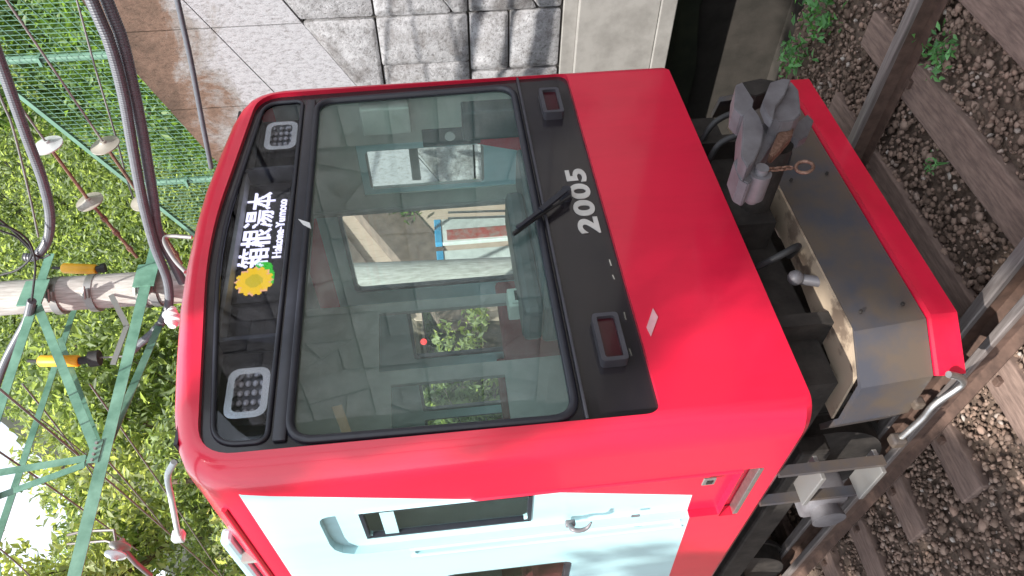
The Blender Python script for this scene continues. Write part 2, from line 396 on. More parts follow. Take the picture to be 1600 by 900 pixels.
th = rng.uniform(0, 6.28, N); scl = rng.uniform(.6, 1.3, (N, 3))*s[:, None]; scl[:, 2] *= .75
vv = iv[None]*(1+rng.uniform(-.28, .28, (N, len(iv), 1)))*scl[:, None, :]
c_, s_ = np.cos(th)[:, None], np.sin(th)[:, None]
X = vv[..., 0]*c_-vv[..., 1]*s_; Y = vv[..., 0]*s_+vv[..., 1]*c_
Z = vv[..., 2]+(-.20+rng.uniform(-.01, .025, N))[:, None]
verts = np.stack([X+px[:, None], Y+py[:, None], Z], -1).reshape(-1, 3)
faces = (ifc[None]+(np.arange(N)*len(iv))[:, None, None]).reshape(-1, 3)
tag(meshnp('ballast_stones', verts, faces, 'stones'), 'loose brown and grey ballast stones between the sleepers', 'gravel', kind='stuff')

# sleepers
SLY = [-1.45, -.82, -.19, .45, 1.09, 1.76, 2.40, 3.05, 3.7]
SLLAB = ['broad brown sleeper at the frame edge, furthest forward of the plough', 'broad brown sleeper beside the green weeds, second ahead of the plough',
 'brown sleeper just in front of the red striped plough', 'dark sleeper under the front plough, its end lit by sun', 'dark sleeper end sticking out of ballast beside the grey air pipe',
 'dark rust-stained sleeper end beneath the side steps', 'reddish sleeper end behind the cab steps', 'shaded sleeper under the car behind the axle box', 'farthest shaded sleeper visible under the car']
for i, y in enumerate(SLY):
    bm = bmesh.new(); box(bm, (0, 0, 0), (2.56, .23, .15), Matrix.Rotation(random.uniform(-.02, .02), 3, 'Z'), .008)
    o = link('sleeper', bm, 'sleeper'); o.location = (random.uniform(-.05, .03), y, -.225); tag(o, SLLAB[i], 'sleeper', 'timber sleepers under the track')
# rails
def railobj(x, label, guard=False):
    t = empty('rail', label, 'rail', 'steel rails of the near track', (x, 0, 0)); h = .12 if guard else .15; wd = .045 if guard else .065
    def sec(pts, nm, m_):
        bm = bmesh.new(); prism(bm, [(p[0], -12, p[1]) for p in pts], (0, 34, 0)); link(nm, fix(bm), m_, t)
    sec([(-wd/2, -.03), (-wd/2, -.004), (-wd/2+.006, 0), (wd/2-.006, 0), (wd/2, -.004), (wd/2, -.03)], 'rail_head', 'railhead')
    sec([(-.009, -.0305), (.009, -.0305), (.009, -h+.02), (.062, -h+.008), (.062, -h), (-.062, -h), (-.062, -h+.008), (-.009, -h+.02)], 'rail_foot', 'rail')
    bm = bmesh.new()
    for y in SLY:
        for sx in (-1, 1): box(bm, (sx*.085, y+random.uniform(-.03, .03), -.139), (.035, .05, .028), None, .004)
    linkp('rail_clip', bm, 'rail', t)
railobj(.72, 'running rail on the wall side, vanishing under the plough')
railobj(-.70, 'pale worn running rail nearest the viewer beside the plough corner')
railobj(-.87, 'narrow guard rail alongside the near running rail', True)

# weeds
def leafcloud(pts, size, n_up=.3, fold=.25):
    n = len(pts); a = rng.normal(size=(n, 3)); a[:, 2] += n_up; nr = a/np.linalg.norm(a, axis=1)[:, None]
    t = np.cross(nr, rng.normal(size=(n, 3))); t /= np.linalg.norm(t, axis=1)[:, None]; b = np.cross(nr, t)
    s = (size*rng.uniform(.6, 1.35, n))[:, None]
    p = np.asarray(pts)
    v0 = p-t*s; v1 = p+b*s*.42-t*s*.15+nr*s*fold; v2 = p+t*s; v3 = p-b*s*.42-t*s*.15+nr*s*fold
    v = np.stack([v0, v1, v2, v3], 1).reshape(-1, 3); k = np.arange(n)[:, None]*4
    f = np.concatenate([k+[0, 1, 2], k+[0, 2, 3]], 1).reshape(-1, 3); return v, f
def weed(px_, py_, r, n, label):
    c = at(px_, py_, 'z', -.12); P = rng.normal(size=(n, 3))*[r, r, r*.45]; P = P+np.array(c)+[0, 0, .03]
    o_ = empty('weed', label, 'weed', 'weeds growing in the ballast', tuple(c))
    v, f = leafcloud(P-np.array(c), r*.34+.004, 1.2); meshnp('leaves', v, f, 'weed', o_)
    bm = bmesh.new()
    for k in range(6):
        a = random.uniform(0, 6.28); tube(bm, [(0, 0, -.08), (math.cos(a)*r*.4, math.sin(a)*r*.4, .0), (math.cos(a)*r, math.sin(a)*r, r*.4)], .002, 5)
    link('stems', bm, 'weed', o_)
weed(1472, 82, .062, 70, 'bright green weed tuft beside the broad brown sleeper')
weed(1462, 256, .028, 24, 'tiny green sprout at the edge of a sleeper')
weed(1282, 22, .10, 110, 'large leafy green weed between wall and rail at the frame edge')
weed(1245, 88, .08, 80, 'darker green weed just above the end of the red plough stripe')

# ------------------------------------------------------------------ retaining wall with stone facing
WX = 4.3
wall = empty('retaining_wall', 'pale stone-faced retaining wall with concrete foot and brown stained upper slab', 'wall', loc=(WX, 0, -.2))
def part(o, parent):  # keep world coords
    o.parent = parent; o.matrix_parent_inverse = Matrix.Translation(-parent.location); return o
def ztop(y): return 3.97-(y-1.09)*.55
bm = bmesh.new(); bb(bm, (WX+.05, -9, .172), (WX+.6, 3.62, 3.3)); part(link('wall_core', bm, 'joint'), wall)
bm = bmesh.new(); random.seed(12)
def clipy(poly, f):
    out = []
    for i in range(len(poly)):
        a, b = poly[i], poly[(i+1) % len(poly)]; fa, fb = f(a), f(b)
        if fa >= 0: out.append(a)
        if fa*fb < 0: t = fa/(fa-fb); out.append((a[0]+(b[0]-a[0])*t, a[1]+(b[1]-a[1])*t))
    return out
def area(p): return abs(sum(p[i][0]*p[(i+1) % len(p)][1]-p[(i+1) % len(p)][0]*p[i][1] for i in range(len(p))))/2
def split(poly, lim):
    if area(poly) < lim*random.uniform(.6, 1.7) or len(poly) < 3: return [poly]
    ysz = [p[0] for p in poly]; zs = [p[1] for p in poly]; w_, h_ = max(ysz)-min(ysz), max(zs)-min(zs)
    cx, cy = sum(ysz)/len(poly)+random.uniform(-.12, .12)*w_, sum(zs)/len(poly)+random.uniform(-.12, .12)*h_
    a = (math.pi/2 if w_ > h_ else 0)+random.choice([0, random.uniform(-.6, .6), random.uniform(-.95, .95)])
    n = (math.sin(a), -math.cos(a)); f = lambda p: (p[0]-cx)*n[0]+(p[1]-cy)*n[1]
    A, B = clipy(poly, f), clipy(poly, lambda p: -f(p))
    return (split(A, lim) if len(A) > 2 else [])+(split(B, lim) if len(B) > 2 else [])
stones = []
yy = [-9, -7.5, -6, -4.4, -2.9, -1.4, .0, 1.33, 2.5, 3.62]
for i in range(len(yy)-1):
    zc = [1.18, 2.15, 3.1, 4.1, 5.2, 6.3]
    for j in range(len(zc)-1):
        q = [(yy[i], zc[j]), (yy[i+1], zc[j]), (yy[i+1], zc[j+1]), (yy[i], zc[j+1])]
        q = clipy(q, lambda p: ztop(p[0])-p[1])
        if len(q) > 2 and area(q) > .02: stones += split(q, .6)
for q in stones:
    q2 = []
    cx = sum(p[0] for p in q)/len(q); cz = sum(p[1] for p in q)/len(q)
    for i in range(len(q)):   # inset by about 12 mm
        a = Vector(q[i]); d = Vector((cx, cz))-a; L = d.length
        if L > .03: q2.append(a+d/L*.016)
    if len(q2) < 3 or area([tuple(p) for p in q2]) < .004: continue
    q2 = rounded([Vector(p) for p in q2], .03, 2); d = random.uniform(-.018, .018)
    # front face subdivided into a fan with a slightly domed centre
    base = [bm.verts.new((WX+.10, p[0], p[1])) for p in q2]
    rim = [bm.verts.new((WX+.012+d, p[0], p[1])) for p in q2]
    inn = [bm.verts.new((WX-.008+d+random.uniform(-.006, .006), cx+(p[0]-cx)*.86, cz+(p[1]-cz)*.86)) for p in q2]
    n = len(q2)
    for k in range(n):
        j = (k+1) % n; bm.faces.new((base[k], base[j], rim[j], rim[k])); bm.faces.new((rim[k], rim[j], inn[j], inn[k]))
    bm.faces.new(inn)
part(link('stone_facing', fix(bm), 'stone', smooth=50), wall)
bm = bmesh.new(); bb(bm, (WX-.10, -9, .17), (WX+.04, 3.62, 1.02), .01); bb(bm, (WX-.125, -9, .0), (WX+.5, 3.62, .168), .01)
bb(bm, (WX-.03, -9, 1.021), (WX+.04, 3.62, 1.165), .004)
part(link('concrete_foot', bm, 'concrete'), wall)
top = [(-9, 9.6), (1.0, 9.6) , (1.0, 5.79), (1.66, 5.67), (2.95, 5.20), (3.62, 4.86)]
top = [(-9, 5.9), (.95, 5.82), (1.66, 5.67), (2.95, 5.20), (3.62, 4.86)]
# stained slab in panels, thin open joints between
bm = bmesh.new(); cuts = [-9, -6, -4.2, -2.4, -.6, .42, 1.36, 2.3, 3.62]
full = top+[(3.62, ztop(3.62)+.012), (-2.0, ztop(-2.0)+.012)]
full = [(-2.0, 5.88)]+top[1:]+[(3.62, ztop(3.62)+.012), (-2.0, 5.67)]
for a, b in zip(cuts[:-1], cuts[1:]):
    q = clipy(clipy(full, lambda p: p[0]-a-.006), lambda p: b-.006-p[0])
    for k, (lo, hi) in enumerate(((-9, 0), (0, .9), (.9, 9))):  # raking joints parallel to the coping
        g = lambda p: p[1]-(ztop(p[0])+lo+.006)
        g2 = lambda p: (ztop(p[0])+hi-.006)-p[1]
        r = clipy(clipy(q, g), g2) if len(q) > 2 else []
        if len(r) > 2 and area(r) > .01: prism(bm, [(WX+.02, p[0], p[1]) for p in r], (.30, 0, 0))
part(link('upper_slab', fix(bm), 'stained'), wall)
bm = bmesh.new(); prism(bm, [(WX+.05, p[0]+.0, p[1]-.02) for p in full], (.2, 0, 0)); part(link('slab_backing', fix(bm), 'joint'), wall)

# ------------------------------------------------------------------ mesh fence on the wall head
fence = empty('mesh_fence', 'pale green welded mesh fence with posts above the stained wall', 'fence', loc=(4.6, 1.5, 5))
FX = 4.42
def frail(y): return 7.58-(y-1.0)*.60   # top rail
P0, P1 = at(20, 140, 'x', FX), at(290, 355, 'x', FX); sl_ = (P1.z-P0.z)/(P1.y-P0.y)
def frail(y): return P0.z+(y-P0.y)*sl_
def fbot(y):
    zt = np.interp(y, [p[0] for p in top], [p[1] for p in top]); return zt+.04 if y < 3.3 else zt-(y-3.3)*.5
bm = bmesh.new(); bar(bm, (FX, -.6, frail(-.6)), (FX, 5.2, frail(5.2)), .045, .05); part(link('top_rail', bm, 'palegreen'), fence)
for (a, b) in ((60, 92), (290, 282)):
    p = at(a, b, 'x', FX+.05); bm = bmesh.new(); tube(bm, [(FX+.05, p.y, fbot(p.y)-.6), (FX+.05, p.y, frail(p.y)-.02)], .042, 12)
    box(bm, (FX+.02, p.y, at(a+(0 if a < 100 else 0), b, 'x', FX).z), (.09, .10, .03))
    part(link('post', bm, 'palegreen', smooth=40), fence)
bm = bmesh.new(); y = -.6
while y < 5.1:
    z0, z1 = fbot(y)-(0.05 if y > 3.3 else 0), frail(y)-.02
    if z1 > z0: bar(bm, (FX-.01, y, z0), (FX-.01, y, z1), .0048, .0048)
    y += .052
for k in range(1, 45):
    off = k*.115; L = [(y, frail(y)-off) for y in np.arange(-.6, 5.15, .1)]
    L = [p for p in L if p[1] > fbot(p[0])-.05]
    if len(L) > 1: bar(bm, (FX-.016, L[0][0], L[0][1]), (FX-.016, L[-1][0], L[-1][1]), .0048, .0048)
part(link('welded_mesh', bm, 'palegreen'), fence)

# ------------------------------------------------------------------ building beyond the wall (seen through the car windows)
HY = 8.0
bld = empty('wooden_house', 'house with pink-beige upright boards and brown tiled roofs seen through the windscreen', 'house', loc=(9, HY, -.2))
def outline(pix, y): return [(p.x, p.z) for p in (at(a, b, 'y', y) for a, b in pix)]
def roofslab(nm, pix, y, th):
    bm = bmesh.new(); prism(bm, [(a, y, b) for a, b in outline(pix, y)], (0, th, 0)); o = part(link(nm, fix(bm), 'tile'), bld); return o
def boards(pix, y):
    q = outline(pix, y); x0, x1 = min(p[0] for p in q), max(p[0] for p in q); bm = bmesh.new(); x = x0
    while x < x1:
        r = clipy(clipy(q, lambda p: p[0]-x), lambda p: x+.155-p[0])
        if len(r) > 2 and area(r) > .002: prism(bm, [(a, y, b) for a, b in r], (0, .03, 0))
        x += .165
    part(link('board_wall', fix(bm), 'pinkboard'), bld)
    bm = bmesh.new(); prism(bm, [(a, y+.031, b) for a, b in q], (0, 3.2, 0)); part(link('wall_frame', fix(bm), 'bark'), bld)
boards([(470, 285), (540, 285), (650, 410), (660, 500), (650, 500), (600, 460)], HY)
roofslab('upper_roof', [(455, 285), (485, 295), (513, 330), (565, 400), (600, 444), (640, 498), (600, 500), (560, 500), (520, 440), (480, 340)], HY-.06, .058)
roofslab('lower_roof', [(524, 285), (560, 330), (620, 400), (652, 440), (690, 500), (760, 500), (720, 430), (676, 362), (640, 322), (608, 285)], HY-.4, .39)
boards([(640, 285), (1010, 285), (1010, 500), (700, 500)], HY-.38)
def signboard(px_, py0, py1, label, red):
    p0 = at(px_, py0, 'y', 6.3); p1 = at(px_, py1, 'y', 6.3); zt = p0.z; xm = (p0.x+p1.x)/2; wd = abs(p0.x-p1.x)
    t = empty('signboard', label, 'sign', 'tall white signboards behind the car', (xm, 6.3, -.2))
    bm = bmesh.new(); bb(bm, (xm-wd/2, 6.28, -.2), (xm+wd/2, 6.36, zt-.12), .01); part(link('panel', bm, 'whiteboard'), t)
    bm = bmesh.new(); bb(bm, (xm-wd/2, 6.27, zt-.118), (xm+wd/2, 6.37, zt), .01); part(link('cap', bm, 'bluepaint'), t)
    if red:
        bm = bmesh.new(); bb(bm, (xm-wd*.42, 6.262, .9), (xm+wd*.0, 6.276, zt-.2)); part(link('picture_strip', bm, 'poster'), t)
signboard(678, 345, 382, 'tall white signboard with blue cap and red picture strip, seen through the windscreen', True)
signboard(682, 394, 413, 'narrow white signboard with blue cap, left of the wider one in the cab view', False)

# ------------------------------------------------------------------ foliage
random.seed(5)
def clump_points(centres, rad, n_per, flat=.8):
    out = []
    for c in centres:
        r = rad*rng.uniform(.6, 1.3); d = rng.normal(size=(n_per, 3)); d /= np.linalg.norm(d, axis=1)[:, None]
        out.append(np.array(c)+d*(r*rng.uniform(.35, 1, (n_per, 1))**.5)*[1, 1, flat])
    return np.concatenate(out)
# vines / thicket on the bank right behind the fence
C_ = []
for k in range(700):
    y = rng.uniform(-.5, 7.5); x = 4.9+rng.random()**1.2*4.5
    h = hillz(x, y)
    if y > 3.7: continue
    C_.append((x, y, max(h, 3.4)+rng.uniform(-.1, .9)))
v, f = leafcloud(clump_points(C_, .42, 70), .07, .5); v1, f1 = v, f; C2 = []
for k in range(1500):
    y = rng.uniform(-2, 6); x = rng.uniform(8.5, 16); h = hillz(x, y)
    if h > 1: C2.append((x, y, h+rng.uniform(-.1, 1.0)))
v2, f2 = leafcloud(clump_points(C2, .55, 50), .11, .5); v = np.concatenate([v1, v2]); f = np.concatenate([f1, f2+len(v1)])
tag(meshnp('bank_vines', v, f, 'leaf'), 'bright green broad-leaved vines covering the bank behind the mesh fence', 'vines', kind='stuff')
# distant wood on the hillside
C_ = []
for k in range(5200):
    x = rng.uniform(2, 26); y = rng.uniform(4.5, 28); h = hillz(x, y)
    if 0 < h < 28: C_.append((x, y, h+rng.uniform(0, 1.5)))
k = 0
while k < 1100:
    x = rng.uniform(23, 36); y = rng.uniform(16, 34); h = hillz(x, y)
    if h > 10: C_.append((x, y, h+rng.uniform(-.3, 1.2))); k += 1
while len(C_) < 8300:
    x = rng.uniform(12, 26); y = rng.uniform(4.5, 28); h = hillz(x, y)
    if 8 < h < 29: C_.append((x, y, h+rng.uniform(-.3, 1.0)))
v, f = leafcloud(clump_points(C_, .75, 60), .15, .4); tag(meshnp('far_wood', v, f, 'leaf2'), 'hazy green wood covering the far hillside', 'woodland', kind='stuff')
def tree(x, y, z0, h, r, nl, size, m_, label, lean=(0, 0), n_c=16, top=0):
    t = empty('broadleaf_tree', label, 'tree', 'trees behind the gantry', (x, y, z0)); bm = bmesh.new()
    tp = Vector((lean[0], lean[1], h*.85))
    tr = catmull([(0, 0, 0), (lean[0]*.2+.1, lean[1]*.2, h*.3), (lean[0]*.6-.05, lean[1]*.6, h*.6), tp], 5)
    tube(bm, tr, [.13*(1-.8*i/len(tr))*h/7 for i in range(len(tr))], 8); cs = []
    for k in range(n_c):
        a = random.uniform(0, 6.28); s0 = tr[random.randint(int(len(tr)*max(.25, top)), len(tr)-2)]; L = r*random.uniform(.6, 1.1)
        e = s0+Vector((math.cos(a)*L, math.sin(a)*L, random.uniform(.1, .55)*L)); m0 = (s0+e)/2+Vector((0, 0, -.12*L))
        tube(bm, [s0, m0, e], [.035, .022, .008], 5)
        for q in (.45, .7, .9, 1.0): cs.append(s0+(e-s0)*q+Vector([random.gauss(0, .22) for _ in range(3)]))
        for g in range(3):
            e2 = m0+(e-m0)*random.random()+Vector([random.gauss(0, .5) for _ in range(3)]); tube(bm, [m0, e2], [.014, .004], 4); cs.append(e2)
    cs.append(tp); link('trunk', bm, 'bark', t, smooth=60)
    n = nl//len(cs); v, f = leafcloud(clump_points(cs, r*.24, n, .7), size, .4); meshnp('crown', v, f, m_, t)
tree(3.3, 8.9, -.2, 9.0, 2.2, 18000, .075, 'leaf2', 'leafy tree directly behind the timber pole')
tree(4.6, 11.0, -.2, 9.6, 2.4, 18000, .075, 'leaf2', 'slender tree with thin bare twigs behind the end of the green beam')
tree(6.6, 13.2, -.2, 12.5, 2.6, 17000, .09, 'leaf', 'taller dark tree between fence and pole')
tree(9.6, 6.0, -.2, 11.5, 2.3, 16000, .085, 'leaf', 'broad tree rising behind the left end of the mesh fence')
tree(3.6, 11.8, -.2, 11.5, 2.9, 15000, .09, 'leaf3', 'sunlit yellow-green tree at the lower left above the car roof')
tree(5.2, 11.5, 0, 13, 3.0, 18000, .10, 'leaf2', 'tall pale tree behind the truss bracing')
tree(2.6, 7.2, -.2, 6.6, 1.5, 10000, .06, 'leaf3', 'small fine-leaved tree just over the roof edge of the car')
tree(8.2, 2.6, 7.2, 5.0, 1.8, 14000, .085, 'leaf', 'bushy tree on the bank high above the fence')
tree(3.0, 15.0, 0, 14.0, 3.2, 14000, .10, 'leaf2', 'farthest pale tree beyond the car roof')

# unseen tree added between sun and car to shade the right front and track
T0 = Vector((2.1, -1.0, .3))+sd*15
tree(T0.x, T0.y, -.2, T0.z/.8, 2.2, 34000, .12, 'leaf', 'large unseen tree added on the sunny side to cast shade on the track', n_c=26, top=.78)

T1 = Vector((-1.3, 2.3, -.3))+sd*13  # second unseen tree, added to shade the ground by the wheels
tree(T1.x, T1.y, -.2, T1.z/.8, 1.3, 9000, .10, 'leaf', 'smaller unseen tree added on the sunny side to cast shade beside the wheels', n_c=14, top=.8)

# ------------------------------------------------------------------ overhead line pole and its fittings
PX_, PY_ = 2.4, 3.02
pole = empty('catenary_pole', 'weathered pale timber pole with steel bands beside the track', 'pole', loc=(PX_, PY_, -.2))
bm = bmesh.new(); tube(bm, catmull([(PX_+.0, PY_+.36, -.3), (PX_, PY_+.16, 3), (PX_, PY_, 5.3), (PX_, PY_-.05, 9)], 6), [.185-.0012*k for k in range(19)], 28)
part(link('shaft', bm, 'polew', smooth=40), pole)
def band(z, w_=.07, nm='band'):
    bm = bmesh.new(); tube(bm, [(PX_, PY_-.005*(z-5.3), z-w_/2), (PX_, PY_-.005*(z-5.3), z+w_/2)], .189, 28)
    box(bm, (PX_-.13, PY_-.15, z), (.05, .09, w_*.8), Matrix.Rotation(math.radians(45), 3, 'Z'), .004)
    tube(bm, [(PX_-.2, PY_-.14, z), (PX_-.1, PY_-.22, z)], .01, 6)
    part(link('band', bm, 'galv', smooth=30), pole)
for px_ in (87, 145, 226, 248): band(at(px_, 450, 'x', PX_).z)

gant = empty('lattice_gantry', 'dark green lattice beam of angle steel reaching out over the track', 'gantry', loc=(PX_, PY_, 5.5))
def member(nm, a, b, w_=.085, t=.008, m_='green', fl=1, up=(0, 1, 0)):
    bm = bmesh.new(); angle_bar(bm, a, b, w_, t, up, fl); return part(link(nm, fix(bm), m_), gant)
g = lambda x, z, y=2.78: (x, y, z)
member('lower_chord', g(2.75, 5.52), g(-4.8, 5.42), .10)
member('upper_chord', g(2.75, 6.52), g(-4.8, 6.22), .085)
member('rear_chord', g(2.6, 5.50, 3.35), g(.50, 5.52, 2.86), .075)
member('rear_chord', g(2.6, 6.46, 3.35), g(-.6, 6.30, 3.1), .06)
member('brace', g(2.08, 6.45), g(.50, 5.56), .075)
member('brace', g(2.0, 6.40, 3.2), g(.56, 5.56, 2.87), .05)
member('brace', g(.46, 5.58), g(.40, 6.32), .06)
member('brace', g(.40, 5.58), g(.20, 6.30, 2.84), .055)
member('brace', g(.30, 6.30), g(-1.8, 5.50), .06)
bm = bmesh.new(); bb(bm, (.38, 2.772, 5.47), (.58, 2.778, 5.56)); part(link('gusset_plate', bm, 'green'), gant)
for k in range(4):
    bm = bmesh.new(); bmesh.ops.create_cone(bm, cap_ends=True, segments=6, radius1=.012, radius2=.012, depth=.02, matrix=Matrix.Translation((.40+.05*k, 2.765, 5.515))@Matrix.Rotation(math.radians(90), 4, 'X')); part(link('bolt', bm, 'galv'), gant)
bm = bmesh.new(); bb(bm, (2.22, 2.77, 5.38), (2.5, 2.786, 5.58)); part(link('gusset_plate', bm, 'green'), gant)
bm = bmesh.new(); bb(bm, (2.10, 2.77, 6.38), (2.4, 2.786, 6.60)); part(link('gusset_plate', bm, 'green'), gant)
# stray bracket on the pole
bm = bmesh.new(); bar(bm, (2.25, 2.9, 5.83), (1.85, 2.9, 5.60), .05, .012, (0, 1, 0)); bar(bm, (1.85, 2.9, 5.60), (1.42, 2.9, 5.63), .05, .012, (0, 1, 0))
part(link('bracket_arm', bm, 'galv'), pole)

# strain insulators: two pairs of discs on rods
def disc(bm, c, d, R):
    d = Vector(d).normalized(); u, v = frame_of(d); c = Vector(c)
    prof = [(-.05, .022), (-.035, .03), (-.02, R*.55), (-.012, R), (-.002, R), (.004, R*.86), (.0, R*.8), (.008, R*.66), (.002, R*.6), (.012, R*.45), (.008, R*.38), (.03, .03), (.055, .018)]
    rings = [[bm.verts.new(c+d*h+(u*math.cos(a)+v*math.sin(a))*r) for a in (2*math.pi*k/24 for k in range(24))] for h, r in prof]
    for a, b in zip(rings, rings[1:]):
        for k in range(24): bm.faces.new((a[k], a[(k+1) % 24], b[(k+1) % 24], b[k]))
    bm.faces.new(rings[0][::-1]); bm.faces.new(rings[-1])
def string(pix, planes, label, mats):
    P = [at(x, y, 'x', pl) for (x, y), pl in zip(pix, planes)]
    t = empty('strain_insulator', label, 'insulator', 'strain insulator strings tied to the pole', tuple(P[-1]))
    bm = bmesh.new(); tube(bm, [P[0]+(P[0]-P[1])*1.5, P[1]], .009, 8); part(link('line_wire', bm, 'wire', smooth=40), t)
    bm = bmesh.new(); tube(bm, [P[1], P[2]], .014, 8); tube(bm, [P[2], P[3]], .015, 8)
    for k in (.25, .5, .8):
        q = P[2].lerp(P[3], k); tube(bm, [q, q+(P[3]-P[2])*.06], .026, 8)
    part(link('rod', bm, 'rustchain', smooth=40), t)
    for k, m_ in ((1, mats[0]), (2, mats[1])):
        bm = bmesh.new(); disc(bm, P[k], P[k+1]-P[k-1], .115); part(link('disc', fix(bm), m_, smooth=35), t)
string([(0, 122), (76, 228), (141, 316), (214, 402)], [2.35]*4, 'string of two insulator discs, the left one bright bluish white', ('porcelain', 'porcelain2'))
string([(10, 0), (165, 228), (226, 316), (284, 412)], [2.35]*4, 'string of two grey insulator discs nearer the car roof', ('porcelain2', 'porcelain2'))

def cable(nm, pix, X, r, m_, label, cat, grp=None, corr=False, ext=None):
    P = [at(x, y, 'x', X if not isinstance(X, (list, tuple)) else X[i]) for i, (x, y) in enumerate(pix)]
    if ext: P = [P[0]+(P[0]-P[1]).normalized()*ext]+P
    C = catmull(P, 10); bm = bmesh.new()
    if corr:
        L = sum((b-a).length for a, b in zip(C, C[1:])); n = int(L/.02); D_ = []; acc = 0; i = 0; rem = 0; pts = []
        cum = [0]
        for a, b in zip(C, C[1:]): cum.append(cum[-1]+(b-a).length)
        for k in range(n*2):
            s_ = L*k/(n*2-1); i = min(max(np.searchsorted(cum, s_)-1, 0), len(C)-2)
            t = (s_-cum[i])/max(cum[i+1]-cum[i], 1e-6); pts.append(C[i].lerp(C[i+1], t))
        tube(bm, pts, [r*(1 if k % 2 else .90) for k in range(len(pts))], 14)
        o = link(nm, bm, m_)
    else: tube(bm, C, r, 8); o = link(nm, bm, m_, smooth=60)
    return tag(o, label, cat, grp)
G1 = 'corrugated conduits hanging by the pole'
cable('corrugated_conduit', [(143, 0), (172, 70), (193, 150), (207, 230), (222, 310), (240, 380), (262, 440), (262, 485), (243, 515), (214, 541), (196, 560)], 2.12, .042, 'conduit', 'thick corrugated conduit looping under the pole foot bands and back up', 'conduit', G1, True, 1.5)
cable('corrugated_conduit', [(167, 0), (190, 60), (209, 140), (223, 210), (238, 300), (248, 365), (270, 410), (285, 440)], 2.2, .043, 'conduit', 'thick corrugated conduit hugging the first, nearer the car roof', 'conduit', G1, True, 1.5)
cable('corrugated_conduit', [(-20, 40), (12, 130), (42, 215), (66, 280), (78, 335), (74, 375), (56, 400), (38, 402)], 2.15, .040, 'conduit', 'corrugated conduit curving up to the wires at the far left', 'conduit', G1, True, 1)
cable('corrugated_conduit', [(50, 470), (42, 500), (26, 530), (8, 565), (-8, 610), (-20, 660)], 2.0, .040, 'conduit', 'black corrugated conduit crossing in front of the green bracing', 'conduit', G1, True)
G2 = 'thin wires around the pole'
cable('guy_wire', [(120, 0), (150, 110), (180, 210), (205, 300), (232, 350)], 2.5, .008, 'wire', 'thin pale wire between the two insulator strings', 'wire', G2, ext=2)
cable('steel_rod', [(277, 0), (298, 95), (315, 185), (330, 262)], 2.6, .022, 'conduit', 'dark grey cable crossing in front of the stained slab', 'cable', ext=2)
cable('guy_wire', [(0, 150), (20, 200), (45, 300), (60, 370)], 2.5, .010, 'wire', 'thin wire beside the far left conduit', 'wire', G2, ext=1)
cable('black_cable', [(-5, 350), (20, 358), (45, 378), (55, 410), (52, 450), (48, 480)], 2.0, .010, 'blackcap', 'black cable loop in front of the pole top', 'cable', G2)
cable('black_cable', [(-5, 340), (25, 365), (50, 395), (30, 420), (0, 430)], 2.05, .010, 'blackcap', 'black cable loop curling back out at the left edge', 'cable', G2)
cable('black_cable', [(0, 360), (28, 372), (60, 402), (78, 398)], 2.1, .009, 'blackcap', 'short black cable joining the conduit end', 'cable', G2)
# contact and feeder wires running back along the line
def wire3(a, b, r, label, sag=.15, nm='overhead_wire'):
    r *= .75
    a, b = Vector(a), Vector(b); bm = bmesh.new()
    tube(bm, [a.lerp(b, k/14)+Vector((0, 0, -sag*4*(k/14)*(1-k/14))) for k in range(15)], r, 6); tag(link(nm, bm, 'wire'), label, 'wire', 'overhead wires crossing the trees')
def wire_px(p, q, yp, yq, r, label): wire3(at(*p, 'y', yp), at(*q, 'y', yq), r, label, .02)
wire_px((-10, 600), (345, 905), 2.2, 9, .014, 'overhead wire running from the truss down to the car roof')
wire_px((140, 600), (350, 905), 3.4, 10, .012, 'overhead wire ending on the gantry chord')
wire_px((-10, 700), (215, 860), 2.5, 7, .012, 'overhead wire passing below the two pale struts')
wire_px((35, 600), (150, 750), 3.2, 7, .012, 'short overhead wire in front of the sunlit trees')
wire_px((150, 700), (260, 830), 3.4, 8, .012, 'overhead wire from the gantry joint to the insulator')
wire_px((-10, 850), (60, 915), 3.2, 6, .010, 'lowest overhead wire in the lower left corner')
wire_px((45, 640), (240, 800), 3.4, 8.6, .010, 'faint overhead wire deep among the leaves')
# hanging insulator under the beam
c = at(188, 852, 'y', 3.3)
t = empty('drop_insulator', 'pinkish double-skirt insulator hanging from the beam at the lower left', 'insulator', loc=tuple(c))
for k, dx in enumerate((0, -.07)):
    bm = bmesh.new(); disc(bm, c+Vector((dx, 0, .02*k)), (1, .1, -.1), .085); part(link('disc', fix(bm), 'porcelain2' if k == 0 else 'porcelain', smooth=35), t)
bm = bmesh.new(); tube(bm, [c+Vector((-.08, 0, 0)), at(178, 828, 'y', 3.3), at(130, 830, 'y', 3.3), at(105, 836, 'y', 3.3)], .012, 6); tube(bm, [c, at(165, 845, 'y', 3.3), at(105, 850, 'y', 3.3)], .010, 6)
tube(bm, [c, at(212, 880, 'y', 3.6), at(235, 899, 'y', 4)], .022, 8); part(link('hanger', bm, 'wire', smooth=50), t)

